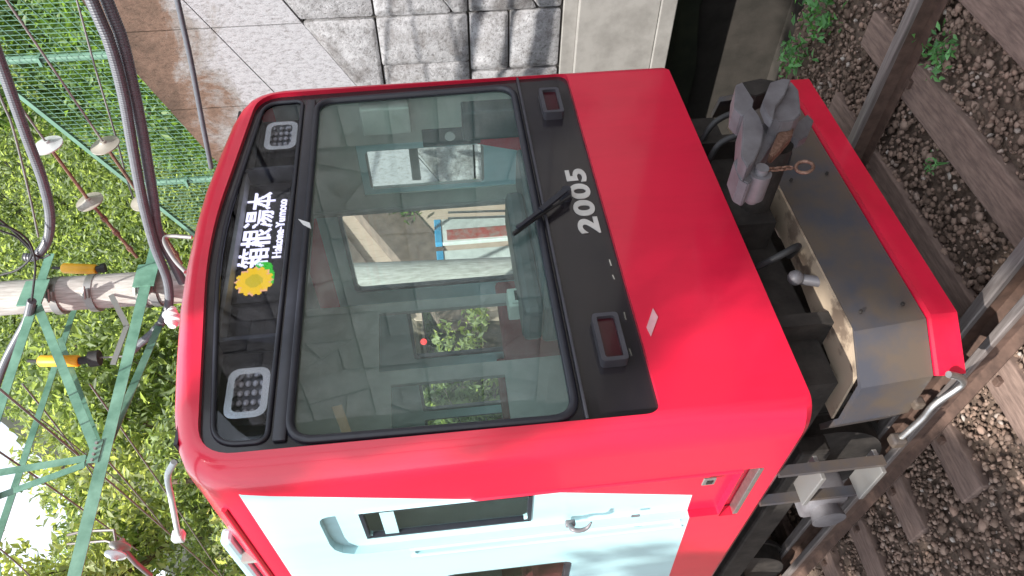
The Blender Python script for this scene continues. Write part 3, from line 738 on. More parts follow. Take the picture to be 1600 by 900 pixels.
# yellow guards
def guard(a, b, c, y, label, cap):
    p, q, r = at(*a, 'y', y), at(*b, 'y', y), at(*c, 'y', y)
    t = empty('cable_guard', label, 'guard', 'yellow tubular guards by the pole', tuple(q))
    bm = bmesh.new(); tube(bm, [p, p.lerp(q, .04), p.lerp(q, .96), q], [.045, .055, .055, .045], 16); part(link('sleeve', bm, 'yellow', smooth=40), t)
    bm = bmesh.new(); tube(bm, [q, q.lerp(r, .5), q.lerp(r, .52), r], [.036, .036, cap, cap], 16); part(link('cap', bm, 'blackcap', smooth=40), t); bm = bmesh.new(); tube(bm, [p, p+(p-q)*.3], .016, 8); part(link('stub', bm, 'blackcap', smooth=40), t)
guard((62, 564), (124, 564), (156, 559), 3.05, 'yellow tube with flared black cap hanging over the leaves', .075)
guard((98, 419), (151, 421), (165, 418), 3.3, 'yellow tube tucked behind the timber pole', .05)
wire_px((156, 559), (205, 556), 3.05, 3.05, .012, 'short stay between the yellow tube cap and the beam')

# ------------------------------------------------------------------ THE RAILCAR
car = empty('railcar', 'red railcar with black windscreen mask, lit destination sign and white side panels', 'train car')
Pf = []
for x, z in [(1.29, 1.12), (1.29, 1.6), (1.29, 2.2), (1.29, 2.8), (1.29, 3.36), (1.286, 3.46), (1.27, 3.55), (1.235, 3.625), (1.18, 3.685), (1.09, 3.73), (.95, 3.765), (.7, 3.80), (.4, 3.835), (.15, 3.848)]:
    Pf.append(Vector((x, z)))
prof = [Vector((1.27, 1.09))]+Pf+[Vector((-p.x, p.y)) for p in Pf[::-1]]+[Vector((-1.27, 1.09))]
def inset(P, d):
    out = []; n = len(P)
    for i, p in enumerate(P):
        a, b = P[i-1] if i else P[0]+Vector((0, -1)), P[(i+1)] if i < n-1 else P[-1]+Vector((0, -1))
        t = (b-a).normalized(); nn = Vector((t.y, -t.x)); q = p-nn*d
        if p.y < 1.13: q.y = p.y; q.x = p.x-math.copysign(d, p.x)
        out.append(q)
    return out
def loft(bm, stations):
    R_ = [[bm.verts.new((p.x, y, p.y)) for p in P] for P, y in stations]; n = len(R_[0])
    for a, b in zip(R_, R_[1:]):
        for k in range(n): bm.faces.new((a[k], b[k], b[(k+1) % n], a[(k+1) % n]))
    bm.faces.new(R_[0]); bm.faces.new(R_[-1][::-1])
RI, RY = .10, .17
st = [(inset(prof, RI+.006), 0)]
for k in range(0, 9):
    a = math.radians(90*k/8); st.append((inset(prof, RI*(1-math.sin(a))), RY*(1-math.cos(a))))
st += [(prof, RY+.01), (prof, 14)]
bm = bmesh.new(); loft(bm, st); body = link('body', fix(bm), 'livery', car)
cut = []
bm = bmesh.new(); ip = inset(prof, .05)
for q in ip:
    if q.y < 1.2: q.y = 1.17
    q.y = min(q.y, 3.75)
loft(bm, [(ip, .07), (ip, 13.9)]); cut.append(link('cut', fix(bm), 'red'))
mask_out = rounded([(-1.195, 1.725), (1.225, 1.725), (1.18, 3.585), (.9, 3.655), (.45, 3.685), (0, 3.692), (-.45, 3.685), (-.9, 3.64), (-1.19, 3.585)], [.07, .07, .12, .3, .5, .5, .5, .3, .12], 6)
mask_out = rounded([(-1.20, 1.73), (1.225, 1.735), (1.18, 3.60), (0, 3.73), (-1.19, 3.60)], [.07, .07, .17, 3.2, .17], 8)
bm = bmesh.new(); prism(bm, xz(mask_out, -.1), (0, .3, 0)); cut.append(link('cut', fix(bm), 'red'))
# side window openings (both sides) and the recessed cab doors
def xcut(y0, y1, z0, z1, x0, x1, r=.05):
    bm = bmesh.new(); prism(bm, [Vector((x0, p[0], p[1])) for p in rounded([(y0, z0), (y1, z0), (y1, z1), (y0, z1)], r, 4)], (x1-x0, 0, 0)); cut.append(link('cut', fix(bm), 'red'))
saloon = [(1.40, 2.05), (2.2, 3.0), (3.15, 3.95), (4.1, 4.9), (5.05, 5.85), (6.0, 6.8)]
for s in (-1, 1):
    x0, x1 = (s*1.2, s*1.35)
    if s > 0: xcut(1.07, 1.98, 1.95, 3.33, x0, x1)
    else: xcut(1.38, 2.05, 2.02, 2.72, x0, x1, .06)
    for a, b in saloon[1:]: xcut(a, b, 2.02, 2.95, x0, x1)
    xcut(.47, .945, 1.30, 3.22, s*1.2, s*1.35, [.01, .01, .16, .07])
# groove above and behind the door (drip channel), step pocket under it
xcut(.44, .97, 1.20, 1.297, -1.36, -1.20, .008)
xcut(.975, 1.025, 1.50, 2.84, -1.36, -1.268, .02)
boolean(body, cut)

# step pocket, grooves
bm = bmesh.new(); prism(bm, [(-1.235, .44, 1.165), (-1.235, .97, 1.165), (-1.235, .97, 1.32), (-1.235, .44, 1.32)], (.03, 0, 0)); bb(bm, (-1.285, .445, 1.199), (-1.24, .965, 1.206)); link('step_pocket', fix(bm), 'red', car)
bm = bmesh.new(); bb(bm, (-1.292, .45, 1.20), (-1.235, .96, 1.225), .003); link('step_tread', bm, 'alu', car)

# mask plate with windscreen and upper pane holes
W = rounded([(-1.16, 2.09), (1.13, 2.09), (1.10, 3.245), (-1.14, 3.245)], .11, 8)
U = rounded([(-1.14, 3.34), (1.13, 3.34), (1.125, 3.565), (0, 3.68), (-1.135, 3.555)], [.05, .05, .12, 3.2, .12], 8)
mp = bmesh.new(); prism(mp, xz([(p.x*1.012, (p.y-2.7)*1.01+2.7) for p in mask_out], .03), (0, .018, 0)); mplate = link('mask_panel', fix(mp), 'black', car)
c = []
for q in (W, U):
    bm = bmesh.new(); prism(bm, xz(q, -.1), (0, .3, 0)); c.append(link('cut', fix(bm), 'red'))
boolean(mplate, c)
def scaled(P, dx, dz, cx=0, cz=0):
    w_ = max(p[0] for p in P)-min(p[0] for p in P); h_ = max(p[1] for p in P)-min(p[1] for p in P)
    mx, mz = (max(p[0] for p in P)+min(p[0] for p in P))/2, (max(p[1] for p in P)+min(p[1] for p in P))/2
    return [Vector((mx+(p[0]-mx)*(1+2*dx/w_), mz+(p[1]-mz)*(1+2*dz/h_))) for p in P]
# gasket with a rounded section
bm = bmesh.new(); tube(bm, xz(scaled(W, .012, .012), .028), .021, 10, closed=True); link('windscreen_gasket', fix(bm), 'rubber', car, smooth=50)
bm = bmesh.new(); tube(bm, xz(scaled(U, .0, .0), .026), .012, 8, closed=True); link('sign_pane_gasket', fix(bm), 'rubber', car, smooth=50)
def pane(nm, P, y, m_, parent=car):
    bm = bmesh.new(); prism(bm, xz(P, y), (0, .008, 0)); return link(nm, fix(bm), m_, parent)
windscreen = pane('windscreen', scaled(W, .004, .004), .034, 'screen')
signpane = pane('sign_pane', scaled(U, .004, .004), .030, 'glassdark')
# divider bars: between sign pane and windscreen, and below the windscreen
bm = bmesh.new(); bb(bm, (-1.15, .010, 3.262), (1.12, .03, 3.318), .009); link('divider_bar', bm, 'rubber', car, smooth=40)
bm = bmesh.new(); bb(bm, (-1.19, .004, 2.035), (1.205, .028, 2.048), .003); link('trim_strip', bm, 'bezel', car)
bm = bmesh.new()
for s in (-1, 1): bb(bm, (.02*s-.006, .006, 3.20), (.02*s+.006, .03, 3.34))
bm.free()
bm = bmesh.new(); prism(bm, [(-.03, .004, 3.29), (.13, .004, 3.262), (.12, .004, 3.285), (.05, .004, 3.30), (.02, .004, 3.315)], (0, .008, 0)); bm.free()
# small sticker at the left of the divider
q = [at(466, 342, 'y', .005), at(484, 348, 'y', .005), at(486, 357, 'y', .005), at(474, 351, 'y', .005)]
bm = bmesh.new(); prism(bm, q, (0, .004, 0)); link('warning_sticker', fix(bm), 'whiteboard', car)
# sign housing behind the upper pane
bm = bmesh.new(); bb(bm, (-1.14, .17, 3.30), (1.14, .19, 3.70)); bb(bm, (-1.16, .05, 3.285), (1.16, .18, 3.298)); bb(bm, (-1.1, .05, 3.705), (1.1, .18, 3.72)); link('sign_housing', bm, 'black', car)
bm = bmesh.new()
for s in (-1, 1): bb(bm, (s*.58-.01, .06, 3.30), (s*.58+.01, .17, 3.66))
linkp('housing_partition', bm, 'rubber', car)
# headlights
def headlight(cx):
    z0, z1, x0, x1 = 3.365, 3.545, cx-.125, cx+.125
    O = rounded([(x0, z0), (x1, z0), (x1, z1), (x0, z1)], .055, 6); I = rounded([(x0+.03, z0+.03), (x1-.03, z0+.03), (x1-.03, z1-.03), (x0+.03, z1-.03)], .035, 6)
    bm = bmesh.new(); ring_prism(bm, O, I, .06, .12); h = link('headlight', fix(bm), 'chrome', car, smooth=40)
    bm = bmesh.new(); bb(bm, (x0+.02, .112, z0+.02), (x1-.02, .13, z1-.02)); link('reflector', bm, 'rubber', h)
    bm = bmesh.new()
    for i in range(4):
        for j in range(4):
            p = Vector((cx-.072+.048*i, .104, z0+.043+.031*j)); r = bmesh.ops.create_uvsphere(bm, u_segments=10, v_segments=6, radius=.017); bmesh.ops.scale(bm, vec=(1, .5, .8), verts=r['verts']); bmesh.ops.translate(bm, vec=p, verts=r['verts'])
    link('lamp_cluster', bm, 'led_off', h, smooth=60)
headlight(-.875); headlight(.86)
# LED destination sign: dots sampled from the letter shapes
def dots(body_, x0, x1, z0, z1, nx, nz, bold=0, grow=0):
    cu = bpy.data.curves.new('t', 'FONT'); cu.body = body_; cu.size = 1; cu.resolution_u = 3; o = bpy.data.objects.new('t', cu); COL.objects.link(o)
    bpy.context.view_layer.update(); dg = bpy.context.evaluated_depsgraph_get(); me = bpy.data.meshes.new_from_object(o.evaluated_get(dg))
    V_ = [v.co.copy() for v in me.vertices]; Pl = [tuple(p.vertices) for p in me.polygons]; bpy.data.objects.remove(o)
    if not Pl: return []
    ax, bx = min(v.x for v in V_), max(v.x for v in V_); az, bz = min(v.y for v in V_), max(v.y for v in V_)
    tr_ = BVHTree.FromPolygons(V_, Pl); out = []
    for i in range(nx):
        for j in range(nz):
            u, v = (i+.5)/nx, (j+.5)/nz
            X_, Z_c = ax+(bx-ax)*u, az+(bz-az)*v
            if any(tr_.ray_cast(Vector((X_+gx*grow, Z_c+gz*grow, 1)), Vector((0, 0, -1)))[0] is not None for gx, gz in ((0, 0), (1, 0), (-1, 0), (0, 1), (0, -1))): out.append((x0+(x1-x0)*u, z0+(z1-z0)*v))
    return out
sign = bmesh.new(); bb(sign, (-.30, .150, 3.345), (.55, .169, 3.655)); sign = link('destination_sign', sign, 'black', car)
sign['label'] = 'lit LED destination sign with white characters and a yellow sunflower'
def dotmesh(nm, D_, w_, m_, shx=1, y=.1445):
    bm = bmesh.new()
    for x, z in D_: bb(bm, (x-w_/2*shx, y, z-w_/2), (x+w_/2*shx, y+.005, z+w_/2))
    return link(nm, bm, m_, sign)
dotmesh('kanji_text', dots('箱根湯本', -.075, .475, 3.468, 3.617, 100, 26, 0, .012), .0056, 'ledwhite', 1.0)
dotmesh('latin_text', dots('Hakone-Yumoto', -.02, .41, 3.405, 3.450, 96, 11, 0, .012), .0043, 'ledwhite', 1.3)
core, pet, pink, gr = [], [], [], []
fx, fz, R0 = -.168, 3.522, .095
for i in range(-17, 26):
    for j in range(-16, 17):
        x, z = i*.0066, j*.0066; r = math.hypot(x, z); a = math.atan2(z, x)
        edge = R0*(.84+.16*abs(math.cos(a*8)))
        if r < .042: core.append((fx+x, fz+z))
        elif r < edge: (pink if r > edge*.88 and math.cos(a*8+1) > .2 else pet).append((fx+x, fz+z))
        elif math.hypot((x-.075)/.045, (z+.055)/.028) < 1 or math.hypot((x-.10)/.03, (z+.03)/.035) < 1 or math.hypot((x-.015)/.05, (z+.08)/.018) < 1:
            if (i*7+j*3) % 11: gr.append((fx+x, fz+z))
for nm, L, m_ in (('sunflower_core', core, 'ledcore'), ('sunflower_petals', pet, 'ledyellow'), ('sunflower_petal_tips', pink, 'ledpink'), ('sunflower_leaves', gr, 'ledgreen')): dotmesh(nm, L, .006, m_)
# car number
cu = bpy.data.curves.new('n', 'FONT'); cu.body = '2005'; cu.size = .165; cu.extrude = .002; cu.offset = .006; cu.space_character = 1.12; o = bpy.data.objects.new('n', cu); COL.objects.link(o)
bpy.context.view_layer.update(); me = bpy.data.meshes.new_from_object(o.evaluated_get(bpy.context.evaluated_depsgraph_get())); bpy.data.objects.remove(o)
xsn = [v.co.x for v in me.vertices]; ysn = [v.co.y for v in me.vertices]; a0, a1, b0, b1 = min(xsn), max(xsn), min(ysn), max(ysn)
for v in me.vertices:
    v.co = Vector((-.135+(v.co.x-a0)/(a1-a0)*.49, .0275-v.co.z, 1.775+(v.co.y-b0)/(b1-b0)*.112))
me.materials.append(M['numeral']); o = bpy.data.objects.new('car_number', me); COL.objects.link(o); o.parent = car
me.flip_normals()
# tail lamps
for s in (-1, 1):
    x0, x1 = sorted((s*.68, s*.94)) if s < 0 else (.80, 1.04); z0, z1 = 1.815, 1.935
    O = rounded([(x0, z0), (x1, z0), (x1, z1), (x0, z1)], .02, 4); I = rounded([(x0+.02, z0+.02), (x1-.02, z0+.02), (x1-.02, z1-.02), (x0+.02, z1-.02)], .012, 4)
    bm = bmesh.new(); ring_prism(bm, O, I, -.025, .03); tl = link('tail_lamp', fix(bm), 'bezel', car, smooth=30)
    bm = bmesh.new(); bb(bm, (x0+.018, -.006, z0+.018), (x1-.018, .03, z1-.018), .003); link('lens', bm, 'taillens', tl)
# tow-eye fitting, rivets, small notice painted on the red apron
bm = bmesh.new()
for a, b in (((952, 406), (955, 416)), ((957, 430), (960, 437)), ((975, 488), (978, 500)), ((983, 545), (987, 556))):
    p, q = at(*a, 'y', .027), at(*b, 'y', .027); bar(bm, p, q, .006, .006, (0, 1, 0))
linkp('mask_catch', bm, 'chrome', car)
p = [at(1020, 482, 'y', -.001), at(1028, 496, 'y', -.001), at(1017, 526, 'y', -.001), at(1010, 512, 'y', -.001)]
bm = bmesh.new(); prism(bm, p, (0, -.003, 0)); link('painted_reflection', fix(bm), 'reflection', car)  # flat pale quad painted in place of a reflection
# wiper
bm = bmesh.new(); pv = at(885, 296, 'y', -.03)
r = bmesh.ops.create_cone(bm, cap_ends=True, segments=16, radius1=.035, radius2=.025, depth=.07, matrix=Matrix.Translation((pv.x, 0, pv.z))@Matrix.Rotation(math.radians(90), 4, 'X')); link('wiper_pivot', bm, 'rubber', car, smooth=40)
wt = at(808, 356, 'y', -.035); wp = bmesh.new(); bar(wp, pv, at(845, 328, 'y', -.04), .03, .016, (0, 1, 0)); bar(wp, at(850, 325, 'y', -.035), wt, .018, .014, (0, 1, 0)); wiper = link('wiper_arm', wp, 'rubber', car)
bm = bmesh.new(); bar(bm, at(862, 322, 'y', -.012), at(802, 366, 'y', -.006), .014, .022, (0, 1, 0)); bar(bm, at(892, 306, 'y', -.02), at(812, 358, 'y', -.014), .008, .012, (0, 1, 0)); link('wiper_blade', bm, 'blackcap', wiper)

# cab doors and side glazing
for s in (-1, 1):
    x0, x1 = s*1.225, s*1.250
    O = rounded([(.46, 1.29), (.955, 1.29), (.955, 3.235), (.46, 3.235)], [.01, .01, .10, .08], 6)
    I = rounded([(.56, 2.275), (.84, 2.275), (.84, 3.045), (.56, 3.045)], .04, 6)
    if s > 0: I = rounded([(.52, 2.26), (.86, 2.26), (.86, 3.05), (.52, 3.05)], .04, 6)
    bm = bmesh.new(); n = len(O); V = [[bm.verts.new((x, p.x, p.y)) for p in L] for L in (O, I) for x in (x0, x1)]; o0, o1, i0, i1 = V
    for k in range(n):
        j = (k+1) % n
        for q in ((o0[k], o0[j], i0[j], i0[k]), (o1[k], i1[k], i1[j], o1[j]), (o0[k], o1[k], o1[j], o0[j]), (i0[k], i0[j], i1[j], i1[k])): bm.faces.new(q)
    door = link('cab_door', fix(bm), 'livery', car)
    bm = bmesh.new(); prism(bm, [Vector((s*1.236, p.x, p.y)) for p in I], (s*.005, 0, 0)); link('door_glass', fix(bm), 'glass', door)
    bm = bmesh.new()
    ya, yb = (.55, .85) if s < 0 else (.51, .87); bb(bm, (s*1.228, ya, 2.27), (s*1.256, ya+.014, 3.05)); bb(bm, (s*1.228, yb-.014, 2.27), (s*1.256, yb, 3.05)); bb(bm, (s*1.228, ya, 3.037), (s*1.256, yb, 3.055)); bb(bm, (s*1.228, ya, 2.26), (s*1.256, yb, 2.278)); link('glass_frame', bm, 'rubber' if s < 0 else 'cabgrey', door)
    bm = bmesh.new(); bb(bm, (s*1.236, .52, 2.70), (s*1.256, .81, 2.76) if s > 0 else (s*1.256, .81, 2.90)) if s > 0 else bb(bm, (s*1.232, .565, 2.90), (s*1.248, .835, 2.965)); link('sash_bar', bm, 'cabgrey' if s > 0 else 'white', door)
# curved handle and lock on the door edge
bm = bmesh.new(); H = [at(890, 817, 'x', -1.27), at(893, 826, 'x', -1.33), at(905, 829, 'x', -1.345), at(917, 825, 'x', -1.34), at(924, 816, 'x', -1.33)]
tube(bm, catmull(H, 5), [.014, .013, .013, .013, .012, .012, .012, .012, .012, .012, .012, .011, .011, .011, .010, .010, .009, .008, .007, .006, .005], 8); box(bm, at(891, 818, 'x', -1.285), (.03, .035, .05), None, .006); link('door_handle', bm, 'steel', car, smooth=50)
bm = bmesh.new(); 
for a in ((993, 806), (997, 821)): box(bm, at(*a, 'x', -1.290), (.008, .02, .045), None, .003)
linkp('door_lock', bm, 'steel', car)
# raised jamb strips beside the door, rounded at the top like a drip rail
def strip(pts, r, nm, m_='livery'):
    bm = bmesh.new(); tube(bm, pts, r, 10); return link(nm, bm, m_, car, smooth=50)
SX = -1.288
strip([(SX, .455, 1.30), (SX, .455, 2.95), (SX, .458, 3.05)], .010, 'door_jamb_trim')
strip([(SX, .962, 1.50), (SX, .962, 2.86)], .010, 'grab_rail', 'white')
strip([(SX, 1.04, 1.48), (SX, 1.04, 2.86)], .014, 'grab_rail', 'white')
bm = bmesh.new(); O = [(.50, 1.43), (.545, 1.43), (.545, 1.385), (.50, 1.385)]; bb(bm, (-1.297, .49, 1.415), (-1.287, .555, 1.475), .003); link('latch_plate', bm, 'galv', car)
bm = bmesh.new(); bb(bm, (-1.302, .505, 1.43), (-1.296, .535, 1.46), .002); link('latch', bm, 'dark', car)
# saloon windows
for s in (-1, 1):
    wins = [(1.38, 2.05, 2.02, 2.72) if s < 0 else (1.07, 1.98, 1.95, 3.33)]+[(a, b, 2.02, 2.95) for a, b in saloon[1:]]
    for (a, b, z0, z1) in wins:
        O = rounded([(a-.004, z0-.004), (b+.004, z0-.004), (b+.004, z1+.004), (a-.004, z1+.004)], .05, 4); I = rounded([(a+.03, z0+.03), (b-.03, z0+.03), (b-.03, z1-.03), (a+.03, z1-.03)], .05, 4)
        bm = bmesh.new(); n = len(O); V = [[bm.verts.new((x, p.x, p.y)) for p in L] for L in (O, I) for x in (s*1.245, s*1.283)]; o0, o1, i0, i1 = V
        for k in range(n):
            j = (k+1) % n
            for q in ((o0[k], o0[j], i0[j], i0[k]), (o1[k], i1[k], i1[j], o1[j]), (o0[k], o1[k], o1[j], o0[j]), (i0[k], i0[j], i1[j], i1[k])): bm.faces.new(q)
        wf = link('side_window', fix(bm), 'bezel', car)
        bm = bmesh.new(); prism(bm, [Vector((s*1.262, p.x, p.y)) for p in I], (s*.005, 0, 0)); link('pane', fix(bm), 'glass', wf)
# cab interior
bm = bmesh.new(); bb(bm, (-1.23, .075, 1.20), (1.23, .46, 2.02), .01); bb(bm, (-.55, .075, 2.02), (.62, .36, 2.12), .02); link('control_desk', bm, 'desk', car)
bm = bmesh.new(); bb(bm, (-.55, .10, 2.12), (.30, .34, 2.22), .03); link('instrument_hood', bm, 'desk', car)
p = at(838, 467, 'y', .35); bm = bmesh.new(); bb(bm, (p.x-.09, .28, 2.10), (p.x+.03, .40, 2.27), .008); bb(bm, (p.x-.075, .27, 2.16), (p.x+.015, .28, 2.25)); link('fare_box', bm, 'cream', car)
bm = bmesh.new(); bb(bm, (p.x-.06, .265, 2.19), (p.x+.0, .269, 2.235)); link('fare_box_slot', bm, 'dark', car)
bm = bmesh.new()   # partition behind the cab: panels and posts around three openings
for (a, b, z0, z1) in ((-1.23, -.98, 1.2, 3.7), (-.98, -.28, 1.2, 2.28), (-.98, -.28, 2.95, 3.7), (-.28, -.18, 1.2, 3.7), (-.18, .26, 3.02, 3.7), (.26, .34, 1.2, 3.7), (.34, 1.19, 3.48, 3.7), (.34, .9, 1.2, 2.1), (1.19, 1.235, 1.2, 3.7)): bb(bm, (a, 1.03, z0), (b, 1.06, z1))
link('cab_partition', bm, 'cabgrey', car)
bm = bmesh.new()
for (a, b, z0, z1) in ((-.98, -.28, 2.28, 2.95),): prism(bm, [(a, 1.04, z0), (b, 1.04, z0), (b, 1.04, z1), (a, 1.04, z1)], (0, .005, 0))
link('partition_glass', bm, 'glass', car)
bm = bmesh.new(); bb(bm, (1.215, .08, 2.0), (1.232, .46, 3.10)); bb(bm, (1.215, .08, 3.10), (1.232, 1.03, 3.6)); bb(bm, (1.215, .90, 1.3), (1.232, 1.03, 3.1)); link('cab_side_lining', bm, 'cream', car)
bm = bmesh.new(); bb(bm, (1.10, .10, 2.72), (1.214, .30, 3.02), .01); link('equipment_box', bm, 'cream', car)
bm = bmesh.new(); bb(bm, (1.09, .16, 2.02), (1.214, .38, 2.40), .01); link('switch_box', bm, 'desk', car)
for (a, b) in ((703, 213), (732, 213)):
    p = at(a, b, 'x', 1.20); bm = bmesh.new(); bmesh.ops.create_cone(bm, cap_ends=True, segments=20, radius1=.035, radius2=.035, depth=.02, matrix=Matrix.Translation((1.205, p.y, p.z))@Matrix.Rotation(math.radians(90), 4, 'Y')); link('gauge', bm, 'porcelain', car)
bm = bmesh.new(); bb(bm, (1.204, .36, 2.28), (1.2145, .50, 2.66), .004); link('gauge_panel', bm, 'desk', car)
bm = bmesh.new(); bb(bm, (-1.2, .08, 3.62), (1.2, 13.9, 3.64)); link('ceiling_panel', bm, 'ceil', car)
bm = bmesh.new(); bb(bm, (-1.22, .08, 1.17), (1.22, 13.8, 1.20)); link('floor_panel', bm, 'dark', car)
for s in (-1, 1):
    bm = bmesh.new()
    for y in (1.5, 2.6, 3.7, 4.8, 5.9, 7.0): bb(bm, (s*.42, y, 1.2), (s*1.2, y+.42, 1.64), .03); bb(bm, (s*.42, y+.42, 1.2), (s*1.2, y+.52, 2.2), .03)
    linkp('seat_row', bm, 'seat', car)
bm = bmesh.new(); bb(bm, (-1.22, 7.6, 1.2), (1.22, 7.65, 3.62)); link('saloon_bulkhead', bm, 'cabgrey', car)
for (a, b, r) in (((700, 332), (800, 329), .008), ((700, 341), (800, 338), .008)):
    bm = bmesh.new(); tube(bm, [at(*a, 'x', 1.16), at(*b, 'x', 1.16)], r, 8); link('window_rail', bm, 'alu', car)
bm = bmesh.new(); p = at(662, 534, 'y', 3); bmesh.ops.create_uvsphere(bm, u_segments=12, v_segments=8, radius=.03, matrix=Matrix.Translation(p)); link('red_indicator', bm, 'ledred', car)
bm = bmesh.new(); tube(bm, [(x, y, 3.3) for x, y in ((.45, 1.2), (.45, 7.5))], .016, 8); tube(bm, [(x, y, 3.3) for x, y in ((-.45, 1.2), (-.45, 7.5))], .016, 8); linkp('hand_rail', bm, 'alu', car)
bm = bmesh.new(); q = [at(518, 636, 'y', .30), at(534, 632, 'y', .30), at(552, 682, 'y', .30), at(538, 686, 'y', .30)]; prism(bm, q, (0, .02, 0)); link('tan_strap', fix(bm), 'wood', car)

# roof fittings
bm = bmesh.new(); P = [at(272, 722, 'x', -1.22), at(262, 745, 'x', -1.24), at(268, 780, 'x', -1.25), at(279, 838, 'x', -1.25)]; tube(bm, catmull(P, 6), .013, 8); box(bm, P[-1], (.05, .05, .05), None, .008); link('roof_grab_bar', bm, 'porcelain', car, smooth=50)
bm = bmesh.new(); P = [at(300, 371, 'y', .5), at(264, 369, 'y', .5), at(257, 378, 'y', .5), at(272, 405, 'y', .5), at(290, 425, 'y', .5)]; tube(bm, catmull(P, 6), .012, 8); link('roof_grab_bar', bm, 'galv', car, smooth=50)
bm = bmesh.new(); bb(bm, (-1.20, .85, 3.70), (-1.12, 14, 3.76), .02); link('roof_gutter', bm, 'white', car)
bm = bmesh.new(); tube(bm, [(-1.262, .35, 3.585), (-1.262, 14, 3.585)], .012, 8); link('roof_seam', bm, 'red', car, smooth=50)
for k in range(2):
    bm = bmesh.new(); disc(bm, at(268+k*3, 492+k*8, 'y', .9), (1, 0, 0), .05); link('roof_insulator', fix(bm), 'porcelain', car, smooth=40)

# underframe
bm = bmesh.new(); bb(bm, (-1.0, .25, .80), (1.0, 13.8, 1.085)); bb(bm, (-.7, .9, .35), (.7, 3.4, .8)); bb(bm, (-1.05, 3.5, .35), (1.05, 6, .85)); link('underframe', bm, 'dark', car)
for y in (1.55, 3.6):
    for s in (-1, 1):
        bm = bmesh.new(); bmesh.ops.create_cone(bm, cap_ends=True, segments=36, radius1=.42, radius2=.42, depth=.12, matrix=Matrix.Translation((s*.76, y, .42))@Matrix.Rotation(math.radians(90), 4, 'Y'))
        bmesh.ops.create_cone(bm, cap_ends=True, segments=36, radius1=.45, radius2=.45, depth=.03, matrix=Matrix.Translation((s*.69, y, .42))@Matrix.Rotation(math.radians(90), 4, 'Y')); link('wheel', bm, 'dark', car, smooth=40)
        bm = bmesh.new(); box(bm, (s*1.0, y, .45), (.20, .26, .24), None, .03); bmesh.ops.create_cone(bm, cap_ends=True, segments=20, radius1=.10, radius2=.085, depth=.08, matrix=Matrix.Translation((s*1.13, y, .45))@Matrix.Rotation(math.radians(90), 4, 'Y')); link('axle_box', bm, 'steel', car, smooth=40)
bm = bmesh.new()
for s in (-1, 1): bb(bm, (s*.9, .95, .58), (s*1.02, 4.2, .76), .02)
linkp('bogie_frame', bm, 'dark', car)
# side step ladder
bm = bmesh.new(); 
for y in (.575, .905): bb(bm, (-1.285, y-.012, .56), (-1.235, y+.012, 1.09))
linkp('step_stringer', bm, 'plow', car)
for z in (.575, .875):
    bm = bmesh.new(); bb(bm, (-1.315, .587, z-.012), (-1.19, .893, z+.012), .004); link('side_step', bm, 'galv', car)
bm = bmesh.new(); P = [at(1482, 585, 'x', -1.12), at(1500, 590, 'x', -1.12), at(1502, 602, 'x', -1.12), at(1460, 632, 'x', -1.14), at(1440, 655, 'x', -1.15), at(1403, 688, 'x', -1.16)]; tube(bm, catmull(P, 6), .016, 10); link('air_pipe', bm, 'alu', car, smooth=50)
bm = bmesh.new(); box(bm, at(1402, 688, 'x', -1.16), (.06, .06, .07), None, .01); box(bm, at(1434, 630, 'x', -1.10), (.05, .05, .05), None, .01); linkp('pipe_coupling', bm, 'plow', car)

# plough
path = [(1.16, .30), (1.10, .12), (.92, -.02), (-.87, -.02), (-1.08, .13), (-1.10, .42), (-1.02, .62)]
def wallstrip(P, z0, z1, off0, off1, nm, m_, topin=0):
    bm = bmesh.new(); n = len(P); 
    def offs(d):
        out = []
        for i in range(n):
            a = Vector(P[max(i-1, 0)]); b = Vector(P[min(i+1, n-1)]); t = (b-a).normalized(); out.append(Vector(P[i])+Vector((t.y, -t.x))*-d*1.0)
        return out
    A, B = offs(off0), offs(off1)
    r = [[bm.verts.new((p.x, p.y+(dy if True else 0), z)) for p in L] for L, z, dy in ((A, z0, 0), (A, z1, topin), (B, z1, topin), (B, z0, 0))]
    for i in range(n-1):
        for k in range(4): bm.faces.new((r[k][i], r[k][i+1], r[(k+1) % 4][i+1], r[(k+1) % 4][i]))
    bm.faces.new([r[k][0] for k in range(4)]); bm.faces.new([r[k][-1] for k in range(4)][::-1])
    return link(nm, fix(bm), m_, car)
# which offset sign points outward (-y on the front run)?
wallstrip(path, .43, .75, 0, -.03, 'plough_plate', 'plow', .05)
wallstrip(path[:-2], .30, .425, .035, -.03, 'plough_stripe', 'red', .0)
inner = [(x*.86, y+.16) for x, y in path[2:5]]
bm = bmesh.new(); prism(bm, [(.88, .03, .752), (-.85, .03, .752), (-1.03, .17, .752), (-1.05, .50, .752), (-.93, .50, .752), (-.86, .30, .752), (-.30, .22, .752), (.85, .22, .752)], (0, 0, .012)); link('plough_top_plate', fix(bm), 'plowtop', car)
bm = bmesh.new(); tube(bm, [at(1322, 446, 'y', .06), at(1250, 436, 'y', .12)], .028, 10); r_ = at(1243, 434, 'y', .10); bmesh.ops.create_icosphere(bm, subdivisions=2, radius=.04, matrix=Matrix.Translation(r_)); link('plough_stay', bm, 'steel', car, smooth=50)
bm = bmesh.new(); bb(bm, (-.75, .12, .5), (-.68, .3, 1.08)); bb(bm, (.6, .12, .5), (.67, .3, 1.08)); bb(bm, (-.14, .05, .85), (.16, .3, 1.06)); linkp('plough_bracket', bm, 'dark', car)

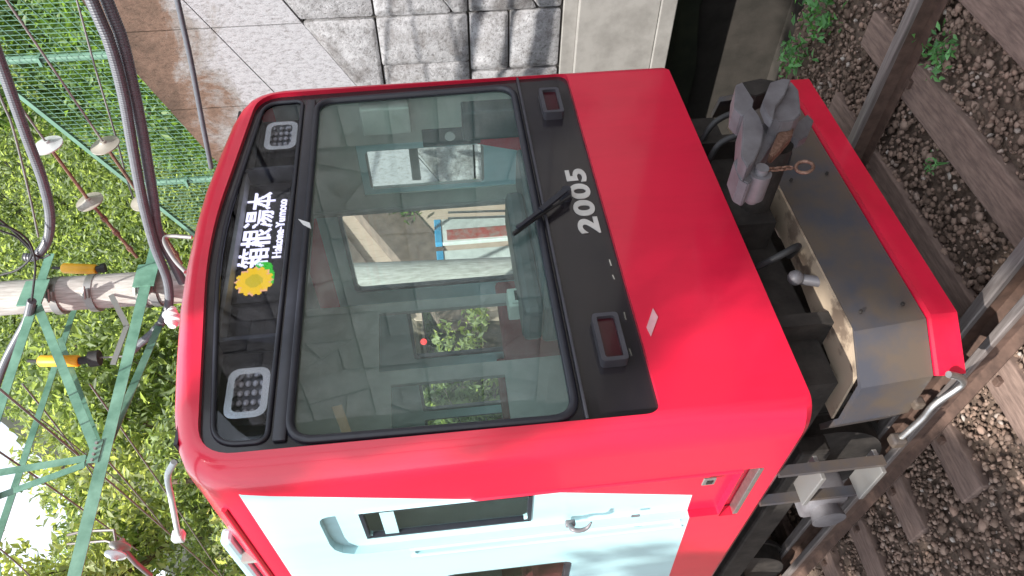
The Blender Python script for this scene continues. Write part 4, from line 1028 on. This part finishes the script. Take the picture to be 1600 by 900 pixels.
for x in (-.78, .12, .84):
    for z in (.50, .69):
        bm = bmesh.new(); bmesh.ops.create_cone(bm, cap_ends=True, segments=6, radius1=.010, radius2=.008, depth=.012, matrix=Matrix.Translation((x, -.002-.0+(z-.43)*.156-.035, z))@Matrix.Rotation(math.radians(90), 4, 'X')); link('plough_bolt', bm, 'dark', car)
for P in ([(.42, .15, 1.05), (.44, -.02, .98), (.40, -.10, .80), (.30, -.06, .66), (.22, .10, .70)], [(.62, .18, 1.04), (.66, .02, .95), (.66, -.04, .82), (.60, .02, .74), (.56, .18, .80)], [(-.35, .18, 1.04), (-.38, .04, .93), (-.34, .02, .82), (-.28, .16, .80)]):
    bm = bmesh.new(); tube(bm, catmull(P, 6), .018, 10); link('brake_hose', bm, 'blackcap', car, smooth=50)
# coupler, plates cut to the shapes of the head, at the car centre line
coup = empty('coupler', None, None, loc=(0, -.4, .9)); del_ = coup; 
coup.parent = car
for k in ('label', 'category'): 
    if k in coup: del coup[k]
def plate(nm, pix, y, th, m_='steel', bev=.008):
    bm = bmesh.new(); prism(bm, [at(x, yy_, 'y', y) for x, yy_ in pix], (0, th, 0)); fix(bm)
    bmesh.ops.bevel(bm, geom=list(bm.edges), offset=bev, segments=2, affect='EDGES'); o = link(nm, bm, m_, coup, smooth=30); o.matrix_parent_inverse = Matrix.Translation(-coup.location); return o
plate('coupler_jaw', [(1147, 168), (1150, 132), (1160, 128), (1178, 156), (1172, 182), (1158, 180)], -.53, .12, bev=.004)
plate('coupler_bar', [(1160, 128), (1188, 122), (1212, 126), (1206, 140), (1182, 150), (1172, 148)], -.44, .10, 'dark', .004)
plate('coupler_knuckle', [(1191, 160), (1204, 128), (1224, 122), (1236, 124), (1226, 148), (1212, 166), (1208, 188), (1199, 180)], -.60, .05, 'steel', .004)
plate('coupler_knuckle', [(1206, 186), (1212, 166), (1226, 148), (1236, 126), (1248, 140), (1252, 178), (1240, 188), (1222, 190)], -.56, .16, 'steel', .005)
plate('coupler_head', [(1162, 180), (1174, 164), (1186, 180), (1194, 200), (1190, 226), (1178, 252), (1168, 262), (1158, 244), (1160, 212)], -.54, .16, 'steel', .005)
plate('coupler_head', [(1190, 192), (1218, 192), (1212, 214), (1198, 238), (1182, 262), (1172, 258), (1186, 230)], -.47, .14, 'steel', .005)
plate('coupler_link', [(1216, 206), (1226, 194), (1242, 196), (1238, 212), (1222, 230), (1208, 244), (1202, 240)], -.50, .05, 'rustchain', .006)
plate('coupler_wing', [(1240, 196), (1262, 178), (1272, 188), (1262, 212), (1248, 220), (1238, 214)], -.38, .05, 'steel', .004)
plate('coupler_lug', [(1146, 252), (1156, 242), (1172, 262), (1182, 274), (1170, 288), (1156, 280)], -.46, .14, 'steel', .006)
bm = bmesh.new(); p = at(1182, 288, 'y', -.40); bmesh.ops.create_cone(bm, cap_ends=True, segments=24, radius1=.05, radius2=.05, depth=.14, matrix=Matrix.Translation(p)@Matrix.Rotation(math.radians(90), 4, 'X')); bmesh.ops.create_cone(bm, cap_ends=True, segments=16, radius1=.03, radius2=.03, depth=.20, matrix=Matrix.Translation(p)@Matrix.Rotation(math.radians(90), 4, 'X'))
o = link('coupler_pin', bm, 'steel', coup, smooth=40); o.matrix_parent_inverse = Matrix.Translation(-coup.location)
bm = bmesh.new(); tube(bm, [(.02, -.35, .92), (.02, .4, .92)], .09, 16); o = link('coupler_shank', bm, 'dark', coup, smooth=40); o.matrix_parent_inverse = Matrix.Translation(-coup.location)
bm = bmesh.new(); a, b = at(1194, 266, 'y', -.48), at(1236, 262, 'y', -.46); n = 7
for k in range(n):
    c_0 = a.lerp(b, (k+.5)/n); d = (b-a).normalized(); sd_ = Vector((0, 1, 0)) if k % 2 else d.cross(Vector((0, 1, 0))).normalized()
    tube(bm, [c_0+d*math.cos(t)*.019+sd_*math.sin(t)*.010 for t in (2*math.pi*i/12 for i in range(12))], .0045, 6, closed=True)
rc = at(1257, 261, 'y', -.46)
tube(bm, [rc+Vector((math.cos(t)*.036, .01*math.sin(t), math.sin(t)*.036)) for t in (2*math.pi*i/20 for i in range(20))], .008, 8, closed=True)
o = link('coupler_chain', bm, 'rustchain', coup, smooth=50); o.matrix_parent_inverse = Matrix.Translation(-coup.location)
